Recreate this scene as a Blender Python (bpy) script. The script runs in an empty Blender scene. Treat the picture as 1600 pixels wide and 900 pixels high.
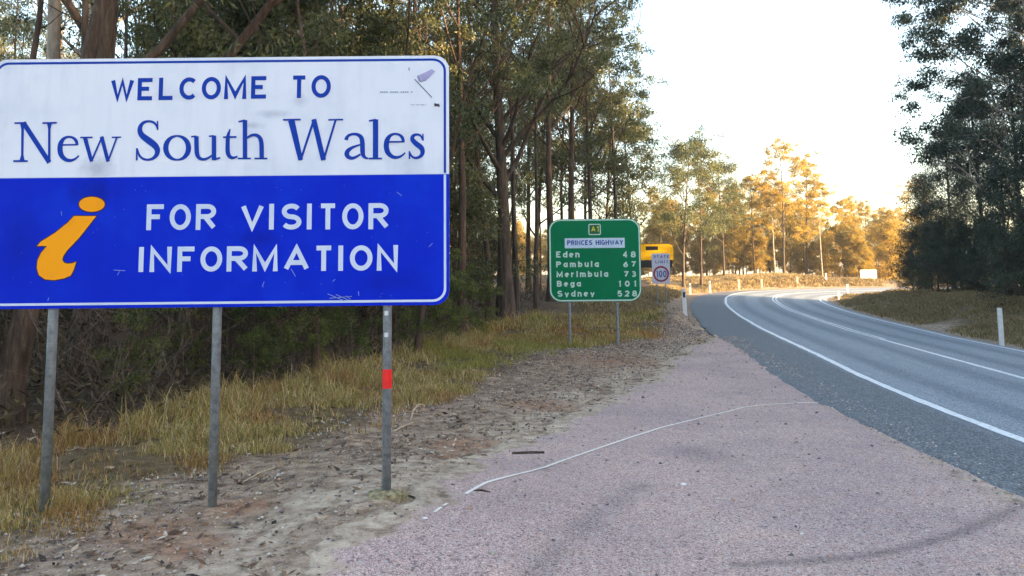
import bpy, math, random
import numpy as np
from mathutils import Vector, Matrix

# ------------------------------------------------------------------ camera, sky, sun, exposure
scene = bpy.context.scene
F, CX, HOR = 1240.0, 800.0, 448.0
PT, RL, EYE = math.radians(5.5), math.radians(0.55), 1.6
_up = np.array([0, -math.sin(PT), math.cos(PT)])
_rt = np.array([1.0, 0, 0])
FW = np.array([0, math.cos(PT), math.sin(PT)])
RT = _rt*math.cos(RL) - _up*math.sin(RL)
UP = _rt*math.sin(RL) + _up*math.cos(RL)
CY = HOR - F*math.tan(PT)
cam_data = bpy.data.cameras.new('camera')
cam = bpy.data.objects.new('camera', cam_data)
scene.collection.objects.link(cam)
cam_data.sensor_width = 36.0
cam_data.lens = F/1600*36
cam_data.shift_y = -(450-CY)/1600
cam_data.clip_start = 0.05
cam_data.clip_end = 3000
cam.matrix_world = Matrix(((RT[0], UP[0], -FW[0], 0), (RT[1], UP[1], -FW[1], 0),
                           (RT[2], UP[2], -FW[2], EYE), (0, 0, 0, 1)))
scene.camera = cam

SUN_EL, SUN_AZ = math.radians(8.0), math.radians(-17.0)     # azimuth measured from +x towards +y
sdir = Vector((math.cos(SUN_EL)*math.cos(SUN_AZ), math.cos(SUN_EL)*math.sin(SUN_AZ), math.sin(SUN_EL)))
world = bpy.data.worlds.new("World")
scene.world = world
world.use_nodes = True
wn = world.node_tree
sky = wn.nodes.new('ShaderNodeTexSky')
sky.sky_type = 'NISHITA'
sky.sun_disc = False
sky.sun_elevation = SUN_EL
sky.sun_rotation = math.pi/2 - SUN_AZ                       # rotation is measured from +y towards +x
sky.altitude = 50
sky.air_density = 1.0
sky.dust_density = 3.0
sky.ozone_density = 1.0
wn.links.new(sky.outputs[0], wn.nodes['Background'].inputs[0])
wn.nodes['Background'].inputs[1].default_value = 0.15
sun_data = bpy.data.lights.new('sun', 'SUN')
sun_data.energy = 5.0
sun_data.angle = math.radians(0.5)
sun_data.color = (1.0, 0.70, 0.36)
sun = bpy.data.objects.new('sun', sun_data)
scene.collection.objects.link(sun)
sun.rotation_euler = sdir.to_track_quat('Z', 'Y').to_euler()
scene.view_settings.view_transform = 'Standard'
scene.view_settings.look = 'None'
scene.view_settings.gamma = 1
scene.view_settings.exposure = 2.95
scene.cycles.max_bounces = 6
scene.cycles.diffuse_bounces = 3
scene.cycles.transmission_bounces = 4
scene.cycles.sample_clamp_indirect = 6

R = random.Random(7)
NR = np.random.default_rng(11)
COL = scene.collection

# ------------------------------------------------------------------ helpers: pixels, objects, materials
def ray(u, v):
    return RT*(u-CX) + UP*(CY-v) + FW*F
def at(u, v, Y):
    d = ray(u, v)
    return d/d[1]*Y + np.array([0, 0, EYE])
def on_z(u, v, z):
    d = ray(u, v)
    return d*((z-EYE)/d[2]) + np.array([0, 0, EYE])

def setup(o, label=None, cat=None, group=None, kind=None):
    if label: o['label'] = label
    if cat: o['category'] = cat
    if group: o['group'] = group
    if kind: o['kind'] = kind
    return o

def empty(name, loc, rz=0.0):
    o = bpy.data.objects.new(name, None)
    o.empty_display_size = 0.2
    COL.objects.link(o)
    o.location = loc
    o.rotation_euler = (0, 0, rz)
    return o

def link(name, mesh, parent=None):
    o = bpy.data.objects.new(name, mesh)
    COL.objects.link(o)
    if parent is not None: o.parent = parent
    return o

def copy_thing(root):
    r = root.copy(); COL.objects.link(r)
    for ch in root.children:
        c = ch.copy(); COL.objects.link(c); c.parent = r
        for g in ch.children:
            d = g.copy(); COL.objects.link(d); d.parent = c
    return r

class MB:
    """collects verts and faces, then builds one mesh"""
    def __init__(s):
        s.v = []; s.f = []; s.m = []
    def add(s, vs, fs, mi=0):
        n = len(s.v)
        s.v.extend([tuple(p) for p in vs])
        s.f.extend([tuple(n+i for i in f) for f in fs])
        s.m.extend([mi]*len(fs))
    def box(s, x0, x1, y0, y1, z0, z1, mi=0):
        s.add([(x0,y0,z0),(x1,y0,z0),(x1,y1,z0),(x0,y1,z0),(x0,y0,z1),(x1,y0,z1),(x1,y1,z1),(x0,y1,z1)],
              [(0,3,2,1),(4,5,6,7),(0,1,5,4),(1,2,6,5),(2,3,7,6),(3,0,4,7)], mi)
    def tube(s, pts, rad, n=8, cap=True, mi=0):
        pts = [Vector(p) for p in pts]
        rings = []
        for i, p in enumerate(pts):
            t = (pts[min(i+1, len(pts)-1)] - pts[max(i-1, 0)])
            t = t.normalized() if t.length > 1e-9 else Vector((0, 0, 1))
            a = Vector((1, 0, 0)) if abs(t.x) < 0.9 else Vector((0, 1, 0))
            e1 = t.cross(a).normalized(); e2 = t.cross(e1)
            r = rad[i] if hasattr(rad, '__len__') else rad
            rings.append([p + e1*(r*math.cos(2*math.pi*k/n)) + e2*(r*math.sin(2*math.pi*k/n)) for k in range(n)])
        vs = [q for rg in rings for q in rg]
        fs = []
        for i in range(len(pts)-1):
            for k in range(n):
                k2 = (k+1) % n
                fs.append((i*n+k, i*n+k2, (i+1)*n+k2, (i+1)*n+k))
        if cap:
            fs.append(tuple(range(n-1, -1, -1)))
            fs.append(tuple((len(pts)-1)*n+k for k in range(n)))
        s.add(vs, fs, mi)
    def prism(s, poly, y0, y1, mi=0):
        """poly of (x,z), extruded y0..y1 (y0 is the front, facing -y)"""
        n = len(poly)
        vs = [(p[0], y0, p[1]) for p in poly] + [(p[0], y1, p[1]) for p in poly]
        fs = [tuple(range(n)), tuple(range(2*n-1, n-1, -1))]
        fs += [(i, n+i, n+(i+1) % n, (i+1) % n) for i in range(n)]
        s.add(vs, fs, mi)
    def face(s, poly, y, mi=0):
        s.add([(p[0], y, p[1]) for p in poly], [tuple(range(len(poly)))], mi)
    def ribbon(s, pts, w, y, closed=False, mi=0):
        """flat stroke of given width(s) through (x,z) points"""
        P = np.array(pts, float)
        keep = [0]+[i for i in range(1, len(P)) if np.hypot(*(P[i]-P[i-1])) > 1e-5]
        if hasattr(w, '__len__'): w = [w[i] for i in keep]
        P = P[keep]; n = len(P)
        W = np.full(n, w, float) if not hasattr(w, '__len__') else np.array(w, float)
        L = []; Rr = []
        for i in range(n):
            if closed: a, b = P[i]-P[i-1], P[(i+1) % n]-P[i]
            else:
                a = P[i]-P[i-1] if i > 0 else P[1]-P[0]
                b = P[i+1]-P[i] if i < n-1 else P[-1]-P[-2]
            a = a/max(np.hypot(*a), 1e-9); b = b/max(np.hypot(*b), 1e-9)
            na = np.array([-a[1], a[0]]); nb = np.array([-b[1], b[0]])
            m = na+nb; l = np.hypot(*m)
            m = na if l < 1e-6 else m/l
            k = min(1/max(m@na, 0.05), 2.0)
            L.append(P[i]+m*W[i]/2*k); Rr.append(P[i]-m*W[i]/2*k)
        vs = [(p[0], y, p[1]) for p in L] + [(p[0], y, p[1]) for p in Rr]
        fs = [(i, n+i, n+i+1, i+1) for i in range(n-1)]
        if closed: fs.append((n-1, 2*n-1, n, 0))
        s.add(vs, fs, mi)
    def mesh(s, name, mats, smooth=False):
        me = bpy.data.meshes.new(name)
        me.from_pydata([tuple(map(float, p)) for p in s.v], [], s.f)
        for m in (mats if isinstance(mats, (list, tuple)) else [mats]): me.materials.append(m)
        if any(s.m): me.polygons.foreach_set('material_index', s.m)
        if smooth: me.polygons.foreach_set('use_smooth', [True]*len(me.polygons))
        me.update()
        return me
    def build(s, name, mats, parent=None, smooth=False):
        return link(name, s.mesh(name, mats, smooth), parent)

def np_mesh(name, V, quads, mat, tint=None, smooth=False, uv=None):
    """fast mesh from arrays: V (n,3), quads (m,4)"""
    me = bpy.data.meshes.new(name)
    V = np.ascontiguousarray(V, dtype=np.float32); Q = np.ascontiguousarray(quads, dtype=np.int32)
    k = Q.shape[1]
    me.vertices.add(len(V)); me.vertices.foreach_set('co', V.ravel())
    me.loops.add(Q.size); me.loops.foreach_set('vertex_index', Q.ravel())
    me.polygons.add(len(Q))
    me.polygons.foreach_set('loop_start', np.arange(0, Q.size, k, dtype=np.int32))
    me.polygons.foreach_set('loop_total', np.full(len(Q), k, dtype=np.int32))
    if smooth: me.polygons.foreach_set('use_smooth', np.ones(len(Q), dtype=bool))
    me.update(calc_edges=True)
    if tint is not None:
        T = np.ones((len(V), 4), dtype=np.float32)
        tint = np.asarray(tint, dtype=np.float32)
        if tint.ndim == 1: T[:, 0] = T[:, 1] = T[:, 2] = tint
        else: T[:, :tint.shape[1]] = tint
        ca = me.color_attributes.new('tint', 'FLOAT_COLOR', 'POINT')
        ca.data.foreach_set('color', T.ravel())
    if uv is not None:
        ul = me.uv_layers.new(name='UVMap')
        ul.data.foreach_set('uv', np.asarray(uv, dtype=np.float32)[Q.ravel()].ravel())
    me.materials.append(mat)
    return me

class NT:
    def __init__(s, name):
        s.m = bpy.data.materials.new(name); s.m.use_nodes = True
        s.t = s.m.node_tree; s.b = s.t.nodes['Principled BSDF']
    def n(s, typ, **kw):
        nd = s.t.nodes.new(typ)
        for k, v in kw.items():
            if k.startswith('i_'):
                key = k[2:]
                key = int(key) if key.isdigit() else key.replace('_', ' ')
                nd.inputs[key].default_value = v
            else: setattr(nd, k, v)
        return nd
    def l(s, a, b): s.t.links.new(a, b)
    def noise(s, vec, scale, detail=4, rough=0.55, dist=0.0):
        nd = s.n('ShaderNodeTexNoise', i_Scale=scale, i_Detail=detail, i_Roughness=rough, i_Distortion=dist)
        if vec is not None: s.l(vec, nd.inputs['Vector'])
        return nd.outputs[0]
    def ramp(s, fac, stops, interp='LINEAR'):
        nd = s.n('ShaderNodeValToRGB'); cr = nd.color_ramp; cr.interpolation = interp
        while len(cr.elements) < len(stops): cr.elements.new(0.5)
        for e, (p, c) in zip(cr.elements, stops):
            e.position = p; e.color = (*c, 1) if len(c) == 3 else c
        s.l(fac, nd.inputs[0]); return nd.outputs[0]
    def g(s, fac, a, b):
        """grey ramp 0..1 between a and b"""
        nd = s.n('ShaderNodeMapRange', i_1=a, i_2=b); nd.clamp = True
        s.l(fac, nd.inputs[0]); return nd.outputs[0]
    def mix(s, fac, a, b, mode='MIX'):
        nd = s.n('ShaderNodeMix', data_type='RGBA', blend_type=mode)
        for key, val in ((0, fac), (6, a), (7, b)):
            if isinstance(val, (int, float)): nd.inputs[key].default_value = val
            elif isinstance(val, tuple): nd.inputs[key].default_value = (*val, 1) if len(val) == 3 else val
            else: s.l(val, nd.inputs[key])
        return nd.outputs[2]
    def math(s, op, a, b=0.0, c=0.0):
        nd = s.n('ShaderNodeMath', operation=op)
        for i, val in enumerate((a, b, c)):
            if isinstance(val, (int, float)): nd.inputs[i].default_value = val
            else: s.l(val, nd.inputs[i])
        return nd.outputs[0]
    def bump(s, h, strength=0.4, dist=0.01):
        nd = s.n('ShaderNodeBump', i_Strength=strength, i_Distance=dist)
        s.l(h, nd.inputs['Height']); s.l(nd.outputs[0], s.b.inputs['Normal'])
    def col(s, c):
        if isinstance(c, tuple): s.b.inputs['Base Color'].default_value = (*c, 1)
        else: s.l(c, s.b.inputs['Base Color'])
    def rough(s, r, spec=0.3):
        if isinstance(r, (int, float)): s.b.inputs['Roughness'].default_value = r
        else: s.l(r, s.b.inputs['Roughness'])
        s.b.inputs['Specular IOR Level'].default_value = spec

def pos(nt): return nt.n('ShaderNodeNewGeometry').outputs['Position']
def objc(nt): return nt.n('ShaderNodeTexCoord').outputs['Object']

# ------------------------------------------------------------------ numeric noise and the lie of the land
def vnoise(x, y, seed=0):
    x = np.asarray(x, float); y = np.asarray(y, float)
    xi = np.floor(x).astype(np.int64); yi = np.floor(y).astype(np.int64)
    fx = x-xi; fy = y-yi
    fx = fx*fx*(3-2*fx); fy = fy*fy*(3-2*fy)
    def h(a, b):
        n = (a*374761393 + b*668265263 + seed*974634777) & 0x7fffffff
        n = ((n ^ (n >> 13))*1274126177) & 0x7fffffff
        return ((n ^ (n >> 16)) & 0xffff)/65535.0
    return (h(xi, yi)*(1-fx)+h(xi+1, yi)*fx)*(1-fy) + (h(xi, yi+1)*(1-fx)+h(xi+1, yi+1)*fx)*fy
def fbm(x, y, sc, oct=4, seed=0):
    s = 0; a = 0.5; t = 0
    for o in range(oct):
        s = s + a*vnoise(x/sc*(2**o)+17*o, y/sc*(2**o)-9*o, seed+o); t += a; a *= 0.55
    return s/t
def sstep(t):
    t = np.clip(t, 0, 1); return t*t*(3-2*t)

LW, BANK = 3.33, 0.066
ZK_Y = [-40, 5, 15, 30, 45, 60, 75, 90, 120]
ZK_Z = [-.05, -.047, -.02, .094, .372, .698, .962, 1.252, 1.35]
_L = [(4.3,-45),(4.45,-20),(4.7,0),(4.99,7.97),(5.25,9.6),(5.55,11.3),(6.02,13.85),(6.65,17.48),(7.74,23.07),(8.95,29.6),(9.85,34.19),
      (11.3,41.35),(12.82,48.12),(14.4,54.3),(16.79,62.39),(20.1,70.8),(22.6,74.8),(25.6,77.6),(29.5,79.9),(34.5,81.6),(42,82.9),(56,84.2),(80,85.2),(120,86.2),(200,87)]
def _smooth(P, step=0.25):
    P = np.array(P, float)
    d = np.r_[0, np.cumsum(np.hypot(*np.diff(P, axis=0).T))]
    s = np.arange(0, d[-1], step)
    D = np.stack([np.interp(s, d, P[:, 0]), np.interp(s, d, P[:, 1])], 1)
    for _ in range(3):
        k = 13; Dp = np.vstack([2*D[0]-D[k:0:-1], D, 2*D[-1]-D[-2:-k-2:-1]])
        ker = np.ones(2*k+1)/(2*k+1)
        D = np.stack([np.convolve(Dp[:, i], ker, 'valid') for i in (0, 1)], 1)
    return D
EDGE = _smooth(_L)
ET = np.gradient(EDGE, axis=0); ET /= np.linalg.norm(ET, axis=1)[:, None]
EN = np.stack([ET[:, 1], -ET[:, 0]], 1)             # to the right of travel
ES = np.r_[0, np.cumsum(np.hypot(*np.diff(EDGE, axis=0).T))]
EZ = np.interp(EDGE[:, 1], ZK_Y, ZK_Z)

def lateral(x, y):
    """signed distance right of the left edge line, and the road profile height there"""
    x = np.atleast_1d(np.asarray(x, float)).ravel(); y = np.atleast_1d(np.asarray(y, float)).ravel()
    lat = np.empty(len(x)); z = np.empty(len(x))
    E2 = EDGE[::3]; N2 = EN[::3]; Z2 = EZ[::3]
    for i in range(0, len(x), 20000):
        dx = x[i:i+20000, None]-E2[None, :, 0]; dy = y[i:i+20000, None]-E2[None, :, 1]
        j = np.argmin(dx*dx+dy*dy, axis=1); r = np.arange(len(j))
        s = dx[r, j]*N2[j, 0]+dy[r, j]*N2[j, 1]
        d = np.hypot(dx[r, j], dy[r, j])
        along = dx[r, j]*N2[j, 1]*-1+dy[r, j]*N2[j, 0]
        lat[i:i+20000] = np.where(np.abs(s) > 0.75*d, s, np.sign(s)*d)
        z[i:i+20000] = Z2[j]
    return lat, z

CTL = [(-3.25,5.6,.10),(-2.09,5.6,.107),(-.885,5.6,.195),(-6,5,.08),(-8,2,.05),(-5,8,.1),(-3.2,12.8,.12),(-1.7,21,.08),
       (1.49,21,.053),(2.75,21,.107),(6.27,29,.478),(5.2,26,.25),(3.5,29,.35),(15.33,25.3,-.193),(0,-15,0),(-5,-10,0),(.3,3.5,.0),(.2,8,.05),(1.5,12,.03),
       (-10,20,.25),(-25,30,.5),(-50,60,1.6),(-20,60,1.5),(-60,10,.4),(-40,-30,.2),(14,-10,-.4),(18,5,-.4),(25,-30,0),(60,0,.9),(120,0,2),(70,40,1.5),
       (150,50,2.5),(150,120,3.5),(60,130,3.5),(0,130,3.5),(-60,130,3.5),(200,90,1.6),(110,92,1.5),(70,92,1.5)]
for (u, v, Y) in [(850,500,31),(780,503,30),(1000,452,55),(940,470,40),(1050,445,68),(1075,452,66),(1109,456,72),(1100,435,88),(1150,431,92),(1200,430,95),(1260,434,97),
                  (1310,444,97),(1400,451,108),(1200,430,110),(1480,463,46),(1590,475,36),(1520,470,40),(1430,457,54),(1400,463,50),(1350,462,58),(1562,505,29.5),(1310,469,62),(1324,460,72)]:
    CTL.append(tuple(at(u, v, Y)))
CTL = np.array(CTL)
def field(x, y):
    w = 0; s = 0
    for cx, cy, cz in CTL:
        d2 = (x-cx)**2+(y-cy)**2
        k = 1/(d2+0.6+0.0008*(cx*cx+cy*cy))**1.7
        w = w+k; s = s+k*cz
    return s/w

# traced lines on the ground, as x for each y
def gline(pts, z):
    P = sorted([(float(q[1]), float(q[0])) for q in (on_z(u, v, z) for u, v in pts)])
    return [p[0] for p in P], [p[1] for p in P]
LB_Y, LB_X = gline([(470,905),(560,830),(640,775),(720,735),(830,680),(905,637),(985,598),(1040,565),(1085,535),(1112,510),(1120,497)], 0.02)
LB_Y = [-40, 0, 2.5]+LB_Y; LB_X = [-2.5, -1.4, -1.2]+LB_X
GR_Y, GR_X = gline([(-40,880),(90,838),(200,790),(330,745),(430,722),(520,690),(620,655),(700,618),(800,570),(880,545),(1040,524)], 0.1)
GR_Y = [-40, 2]+GR_Y+[32, 60]; GR_X = [-6, -4.6]+GR_X+[5.8, 12.5]
FO_Y, FO_X = gline([(-60,740),(170,690),(350,640),(500,600),(650,556),(760,522)], 0.12)
FO_Y = [-40, 4]+FO_Y+[31, 45, 60, 75, 100]; FO_X = [-8, -6.5]+FO_X+[0.6, 4.5, 10.5, 15, 16]
def lb_x(y): return np.interp(y, LB_Y, LB_X)
def gr_x(y): return np.interp(y, GR_Y, GR_X)
def fo_x(y): return np.interp(y, FO_Y, FO_X)
LB_END = 27.5
def lb_right(y): # layby meets the dark shoulder
    return np.interp(y, [-40, 0, 5.5, 7.5, 11, 17, 22, 26, 28], [2.6, 3.1, 3.75, 3.95, 4.35, 5.3, 6.0, 6.75, 7.1])

def base_h(x, y):
    shp = np.shape(x)
    x = np.asarray(x, float).ravel(); y = np.asarray(y, float).ravel()
    lat, zl = lateral(x, y)
    road = zl - np.clip(lat, 0, 2*LW+.6)*BANK
    fl = field(x, y)
    fl = fl - 0.16*np.exp(-((lat-9.0)/0.9)**2)
    nearm = np.exp(-((y-28.5)/5)**2)*(x < 14)
    t = np.where(lat > 0, (lat-2*LW-.75)/2.6, (-2.5+.35*nearm-lat)/(3.6-2.9*nearm))
    fl = fl + .30*np.exp(-((x-6.0)/1.3)**2-((y-29)/3.2)**2)
    h = road*(1-sstep(t)) + fl*sstep(t)
    rough = sstep(np.where(lat > 0, (lat-2*LW-.7)/1.5, (lb_x(y)-.1-x)/1.2*(y < LB_END)+(y >= LB_END)*(-2.3-lat)/1.5))
    bump = (fbm(x, y, 1.1, 4, 3)-.5)*.11 + (fbm(x, y, 5, 3, 9)-.5)*.28*np.clip((np.abs(lat)-8)/8, 0, 1)
    bump = bump + (fbm(x, y, 3.0, 3, 77)-.5)*1.1*np.exp(-((lat-11.5)/2.5)**2)*np.clip((y-18)/14, 0, 1)
    return (h + bump*rough).reshape(shp), lat.reshape(shp)
def hz(x, y):
    return float(base_h(np.array([x]), np.array([y]))[0][0])

# ------------------------------------------------------------------ materials
def dirt_colour(n, p, mid, fine):
    dirt = n.ramp(mid, [(.32, (.13, .088, .064)), (.5, (.34, .245, .175)), (.68, (.52, .39, .28))])
    dirt = n.mix(n.g(fine, .38, .62), n.mix(1.0, dirt, (.55, .52, .50), 'MULTIPLY'), dirt)
    return dirt
def sand_colour(n, p, mid, fine):
    c = n.ramp(mid, [(.3, (.40, .30, .22)), (.7, (.64, .52, .395))])
    return n.mix(n.g(fine, .3, .6), n.mix(.4, c, (.22, .18, .15)), c)
def mat_ground():
    n = NT('ground_soil'); p = pos(n)
    att = n.n('ShaderNodeAttribute', attribute_name='tint')
    sep = n.n('ShaderNodeSeparateColor'); n.l(att.outputs['Color'], sep.inputs[0])
    grass, sand, litter = sep.outputs[0], sep.outputs[1], sep.outputs[2]
    fine = n.noise(p, 60, 6, .7); mid = n.noise(p, 7, 5, .6); big = n.noise(p, 1.3, 4, .6)
    dirt = dirt_colour(n, p, mid, fine)
    v = n.n('ShaderNodeTexVoronoi', i_Scale=28.0); n.l(p, v.inputs['Vector'])
    dirt = n.mix(n.g(v.outputs['Distance'], .22, .1), dirt, n.mix(.6, v.outputs['Color'], (.36, .30, .25)), 'MIX')
    orange = n.math('MULTIPLY', att.outputs['Alpha'], n.g(n.noise(p, 14, 5, .75), .38, .58))
    dirt = n.mix(n.math('MULTIPLY', orange, .6), dirt, (.38, .165, .085))
    sandc = sand_colour(n, p, mid, fine)
    c = n.mix(n.math('MULTIPLY', sand, n.g(n.noise(p, 5, 6, .75, .6), .40, .56)), dirt, sandc)
    gc = n.ramp(mid, [(.3, (.09, .065, .035)), (.55, (.19, .135, .075)), (.75, (.30, .22, .13))])
    gc = n.mix(n.g(fine, .35, .65), n.mix(.6, gc, (.05, .035, .02)), gc)
    c = n.mix(grass, c, gc)
    lc = n.ramp(n.noise(p, 18, 6, .75), [(.35, (.028, .020, .014)), (.5, (.085, .058, .04)), (.66, (.16, .10, .065))])
    c = n.mix(litter, c, lc)
    n.col(c); n.rough(.95, .1)
    n.bump(n.math('ADD', n.math('MULTIPLY', fine, .5), mid), .8, .03)
    return n.m
def mat_layby():
    n = NT('pink_gravel_seal'); p = pos(n)
    att = n.n('ShaderNodeAttribute', attribute_name='tint')
    sep = n.n('ShaderNodeSeparateColor'); n.l(att.outputs['Color'], sep.inputs[0])
    dust, stain, tyre = sep.outputs
    v = n.n('ShaderNodeTexVoronoi', i_Scale=150.0); n.l(p, v.inputs['Vector'])
    v2 = n.n('ShaderNodeTexVoronoi', i_Scale=62.0); n.l(p, v2.inputs['Vector'])
    stone = n.ramp(n.n('ShaderNodeSeparateColor').outputs[0], [(0, (1, 1, 1))]) if False else None
    s1 = n.n('ShaderNodeSeparateColor'); n.l(v.outputs['Color'], s1.inputs[0])
    s2 = n.n('ShaderNodeSeparateColor'); n.l(v2.outputs['Color'], s2.inputs[0])
    c = n.ramp(s1.outputs[0], [(0, (.20, .135, .125)), (.3, (.42, .29, .265)), (.7, (.54, .385, .35)), (1, (.80, .62, .56))])
    c = n.mix(n.g(s2.outputs[1], .93, .97), c, (.48, .43, .41))
    c = n.mix(n.math('MULTIPLY', n.g(s2.outputs[0], .93, .97), .7), c, (.12, .09, .09))
    big = n.noise(p, .55, 5, .6); mid = n.noise(p, 3.5, 5, .65)
    c = n.mix(n.math('MULTIPLY', n.g(n.noise(p, 26, 4, .7), .45, .65), .45), c, n.mix(1, c, (.70, .68, .70), 'MULTIPLY'))
    c = n.mix(n.math('MULTIPLY', n.g(big, .42, .62), .6), c, n.mix(1, c, (.72, .74, .80), 'MULTIPLY'))
    c = n.mix(n.math('MULTIPLY', n.g(mid, .48, .68), .5), c, n.mix(1, c, (1.22, 1.15, 1.05), 'MULTIPLY'))
    c = n.mix(n.math('MULTIPLY', n.g(n.noise(p, 1.7, 5, .7, .8), .55, .68), .4), c, n.mix(1, c, (.95, .98, .88), 'MULTIPLY'))
    pit = n.n('ShaderNodeTexVoronoi', i_Scale=9.0, i_Randomness=1.0); n.l(p, pit.inputs['Vector'])
    c = n.mix(n.math('MULTIPLY', n.g(pit.outputs['Distance'], .10, .02), .5), c, n.mix(1, c, (.45, .42, .42), 'MULTIPLY'))
    gmid = n.noise(p, 7, 5, .6); gfine = n.noise(p, 60, 6, .7)
    soil = n.mix(n.g(n.noise(p, 5, 6, .75, .6), .40, .56), dirt_colour(n, p, gmid, gfine), sand_colour(n, p, gmid, gfine))
    c = n.mix(n.g(n.math('ADD', dust, n.math('MULTIPLY', n.math('SUBTRACT', n.noise(p, 4, 6, .75), .5), 1.5)), .38, .62), c, soil)
    c = n.mix(n.math('MULTIPLY', stain, n.g(mid, .25, .6)), c, n.mix(1, c, (.42, .47, .52), 'MULTIPLY'))
    c = n.mix(n.math('MULTIPLY', tyre, .55), c, (.10, .085, .09))
    n.col(c); n.rough(.9, .2)
    n.bump(n.math('ADD', n.math('MULTIPLY', v.outputs['Distance'], -.8), n.math('MULTIPLY', n.noise(p, 120, 3), .5)), .7, .008)
    return n.m
def mat_road():
    n = NT('asphalt_seal'); p = pos(n)
    uv = n.n('ShaderNodeUVMap').outputs[0]
    sp = n.n('ShaderNodeSeparateXYZ'); n.l(uv, sp.inputs[0]); lat = sp.outputs[0]
    str_ = n.n('ShaderNodeMapping'); str_.inputs['Scale'].default_value = (1.4, .05, 1); n.l(uv, str_.inputs[0])
    wob = n.math('MULTIPLY', n.math('SUBTRACT', n.noise(str_.outputs[0], 1, 4, .6), .5), .55)
    la = n.math('ADD', lat, wob)
    def band(c0, w):
        return n.g(n.math('ABSOLUTE', n.math('SUBTRACT', la, c0)), w, w*.25)
    wheel = n.math('MAXIMUM', n.math('MAXIMUM', band(.95, .5), band(2.5, .5)), n.math('MAXIMUM', band(4.25, .5), band(5.8, .5)))
    v = n.n('ShaderNodeTexVoronoi', i_Scale=70.0); n.l(p, v.inputs['Vector'])
    s1 = n.n('ShaderNodeSeparateColor'); n.l(v.outputs['Color'], s1.inputs[0])
    c = n.ramp(s1.outputs[0], [(0, (.10, .115, .135)), (.5, (.20, .23, .265)), (1, (.37, .41, .45))])
    c = n.mix(n.math('MULTIPLY', wheel, .8), c, n.mix(1, c, (.60, .62, .66), 'MULTIPLY'))
    st2 = n.n('ShaderNodeMapping'); st2.inputs['Scale'].default_value = (1.6, .25, 1); n.l(uv, st2.inputs[0])
    c = n.mix(n.math('MULTIPLY', n.g(n.noise(st2.outputs[0], 2.2, 6, .7), .45, .68), .5), c, n.mix(1, c, (1.35, 1.3, 1.3), 'MULTIPLY'))
    sh = n.g(la, .15, -.25)
    shc = n.ramp(s1.outputs[1], [(0, (.045, .05, .06)), (.6, (.105, .115, .13)), (1, (.24, .26, .28))])
    shc = n.mix(n.g(n.noise(p, 9, 5, .75), .55, .68), shc, (.20, .20, .20))
    c = n.mix(sh, c, shc)
    n.col(c); n.rough(.78, .35)
    n.bump(v.outputs['Distance'], .5, .006)
    return n.m
def mat_paint(name, col, wear=.7, scale=16):
    n = NT(name); p = pos(n)
    f = n.noise(p, scale, 6, .75)
    n.col(n.mix(n.math('MULTIPLY', n.g(f, .50, .66), wear), col, (.22, .23, .25)))
    n.rough(.7, .3); return n.m
def mat_bark(name, dark, mid, light, stretch=.12, scale=9):
    n = NT(name); o = objc(n)
    mp = n.n('ShaderNodeMapping'); mp.inputs['Scale'].default_value = (1, 1, stretch); n.l(o, mp.inputs[0])
    a = n.noise(mp.outputs[0], scale, 6, .7, .4); b = n.noise(o, 1.1, 4, .6)
    c = n.ramp(a, [(.33, dark), (.5, mid), (.7, light)])
    c = n.mix(n.math('MULTIPLY', n.g(b, .45, .65), .45), c, n.mix(1, c, (1.5, 1.35, 1.2), 'MULTIPLY'))
    n.col(c); n.rough(.9, .15); n.bump(a, .8, .03); return n.m
def mat_leaf(name, stops, trans=.35, rough=.55):
    n = NT(name)
    att = n.n('ShaderNodeAttribute', attribute_name='tint')
    oi = n.n('ShaderNodeObjectInfo')
    f = n.math('ADD', att.outputs['Fac'], n.math('MULTIPLY', n.math('SUBTRACT', oi.outputs['Random'], .5), .25))
    c = n.ramp(f, stops)
    n.col(c); n.rough(rough, .25)
    tr = n.n('ShaderNodeBsdfTranslucent'); n.l(n.mix(1, c, (1.5, 1.35, .75), 'MULTIPLY'), tr.inputs[0])
    mx = n.n('ShaderNodeMixShader', i_0=trans)
    n.l(n.b.outputs[0], mx.inputs[1]); n.l(tr.outputs[0], mx.inputs[2])
    n.l(mx.outputs[0], n.t.nodes['Material Output'].inputs[0])
    return n.m
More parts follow.
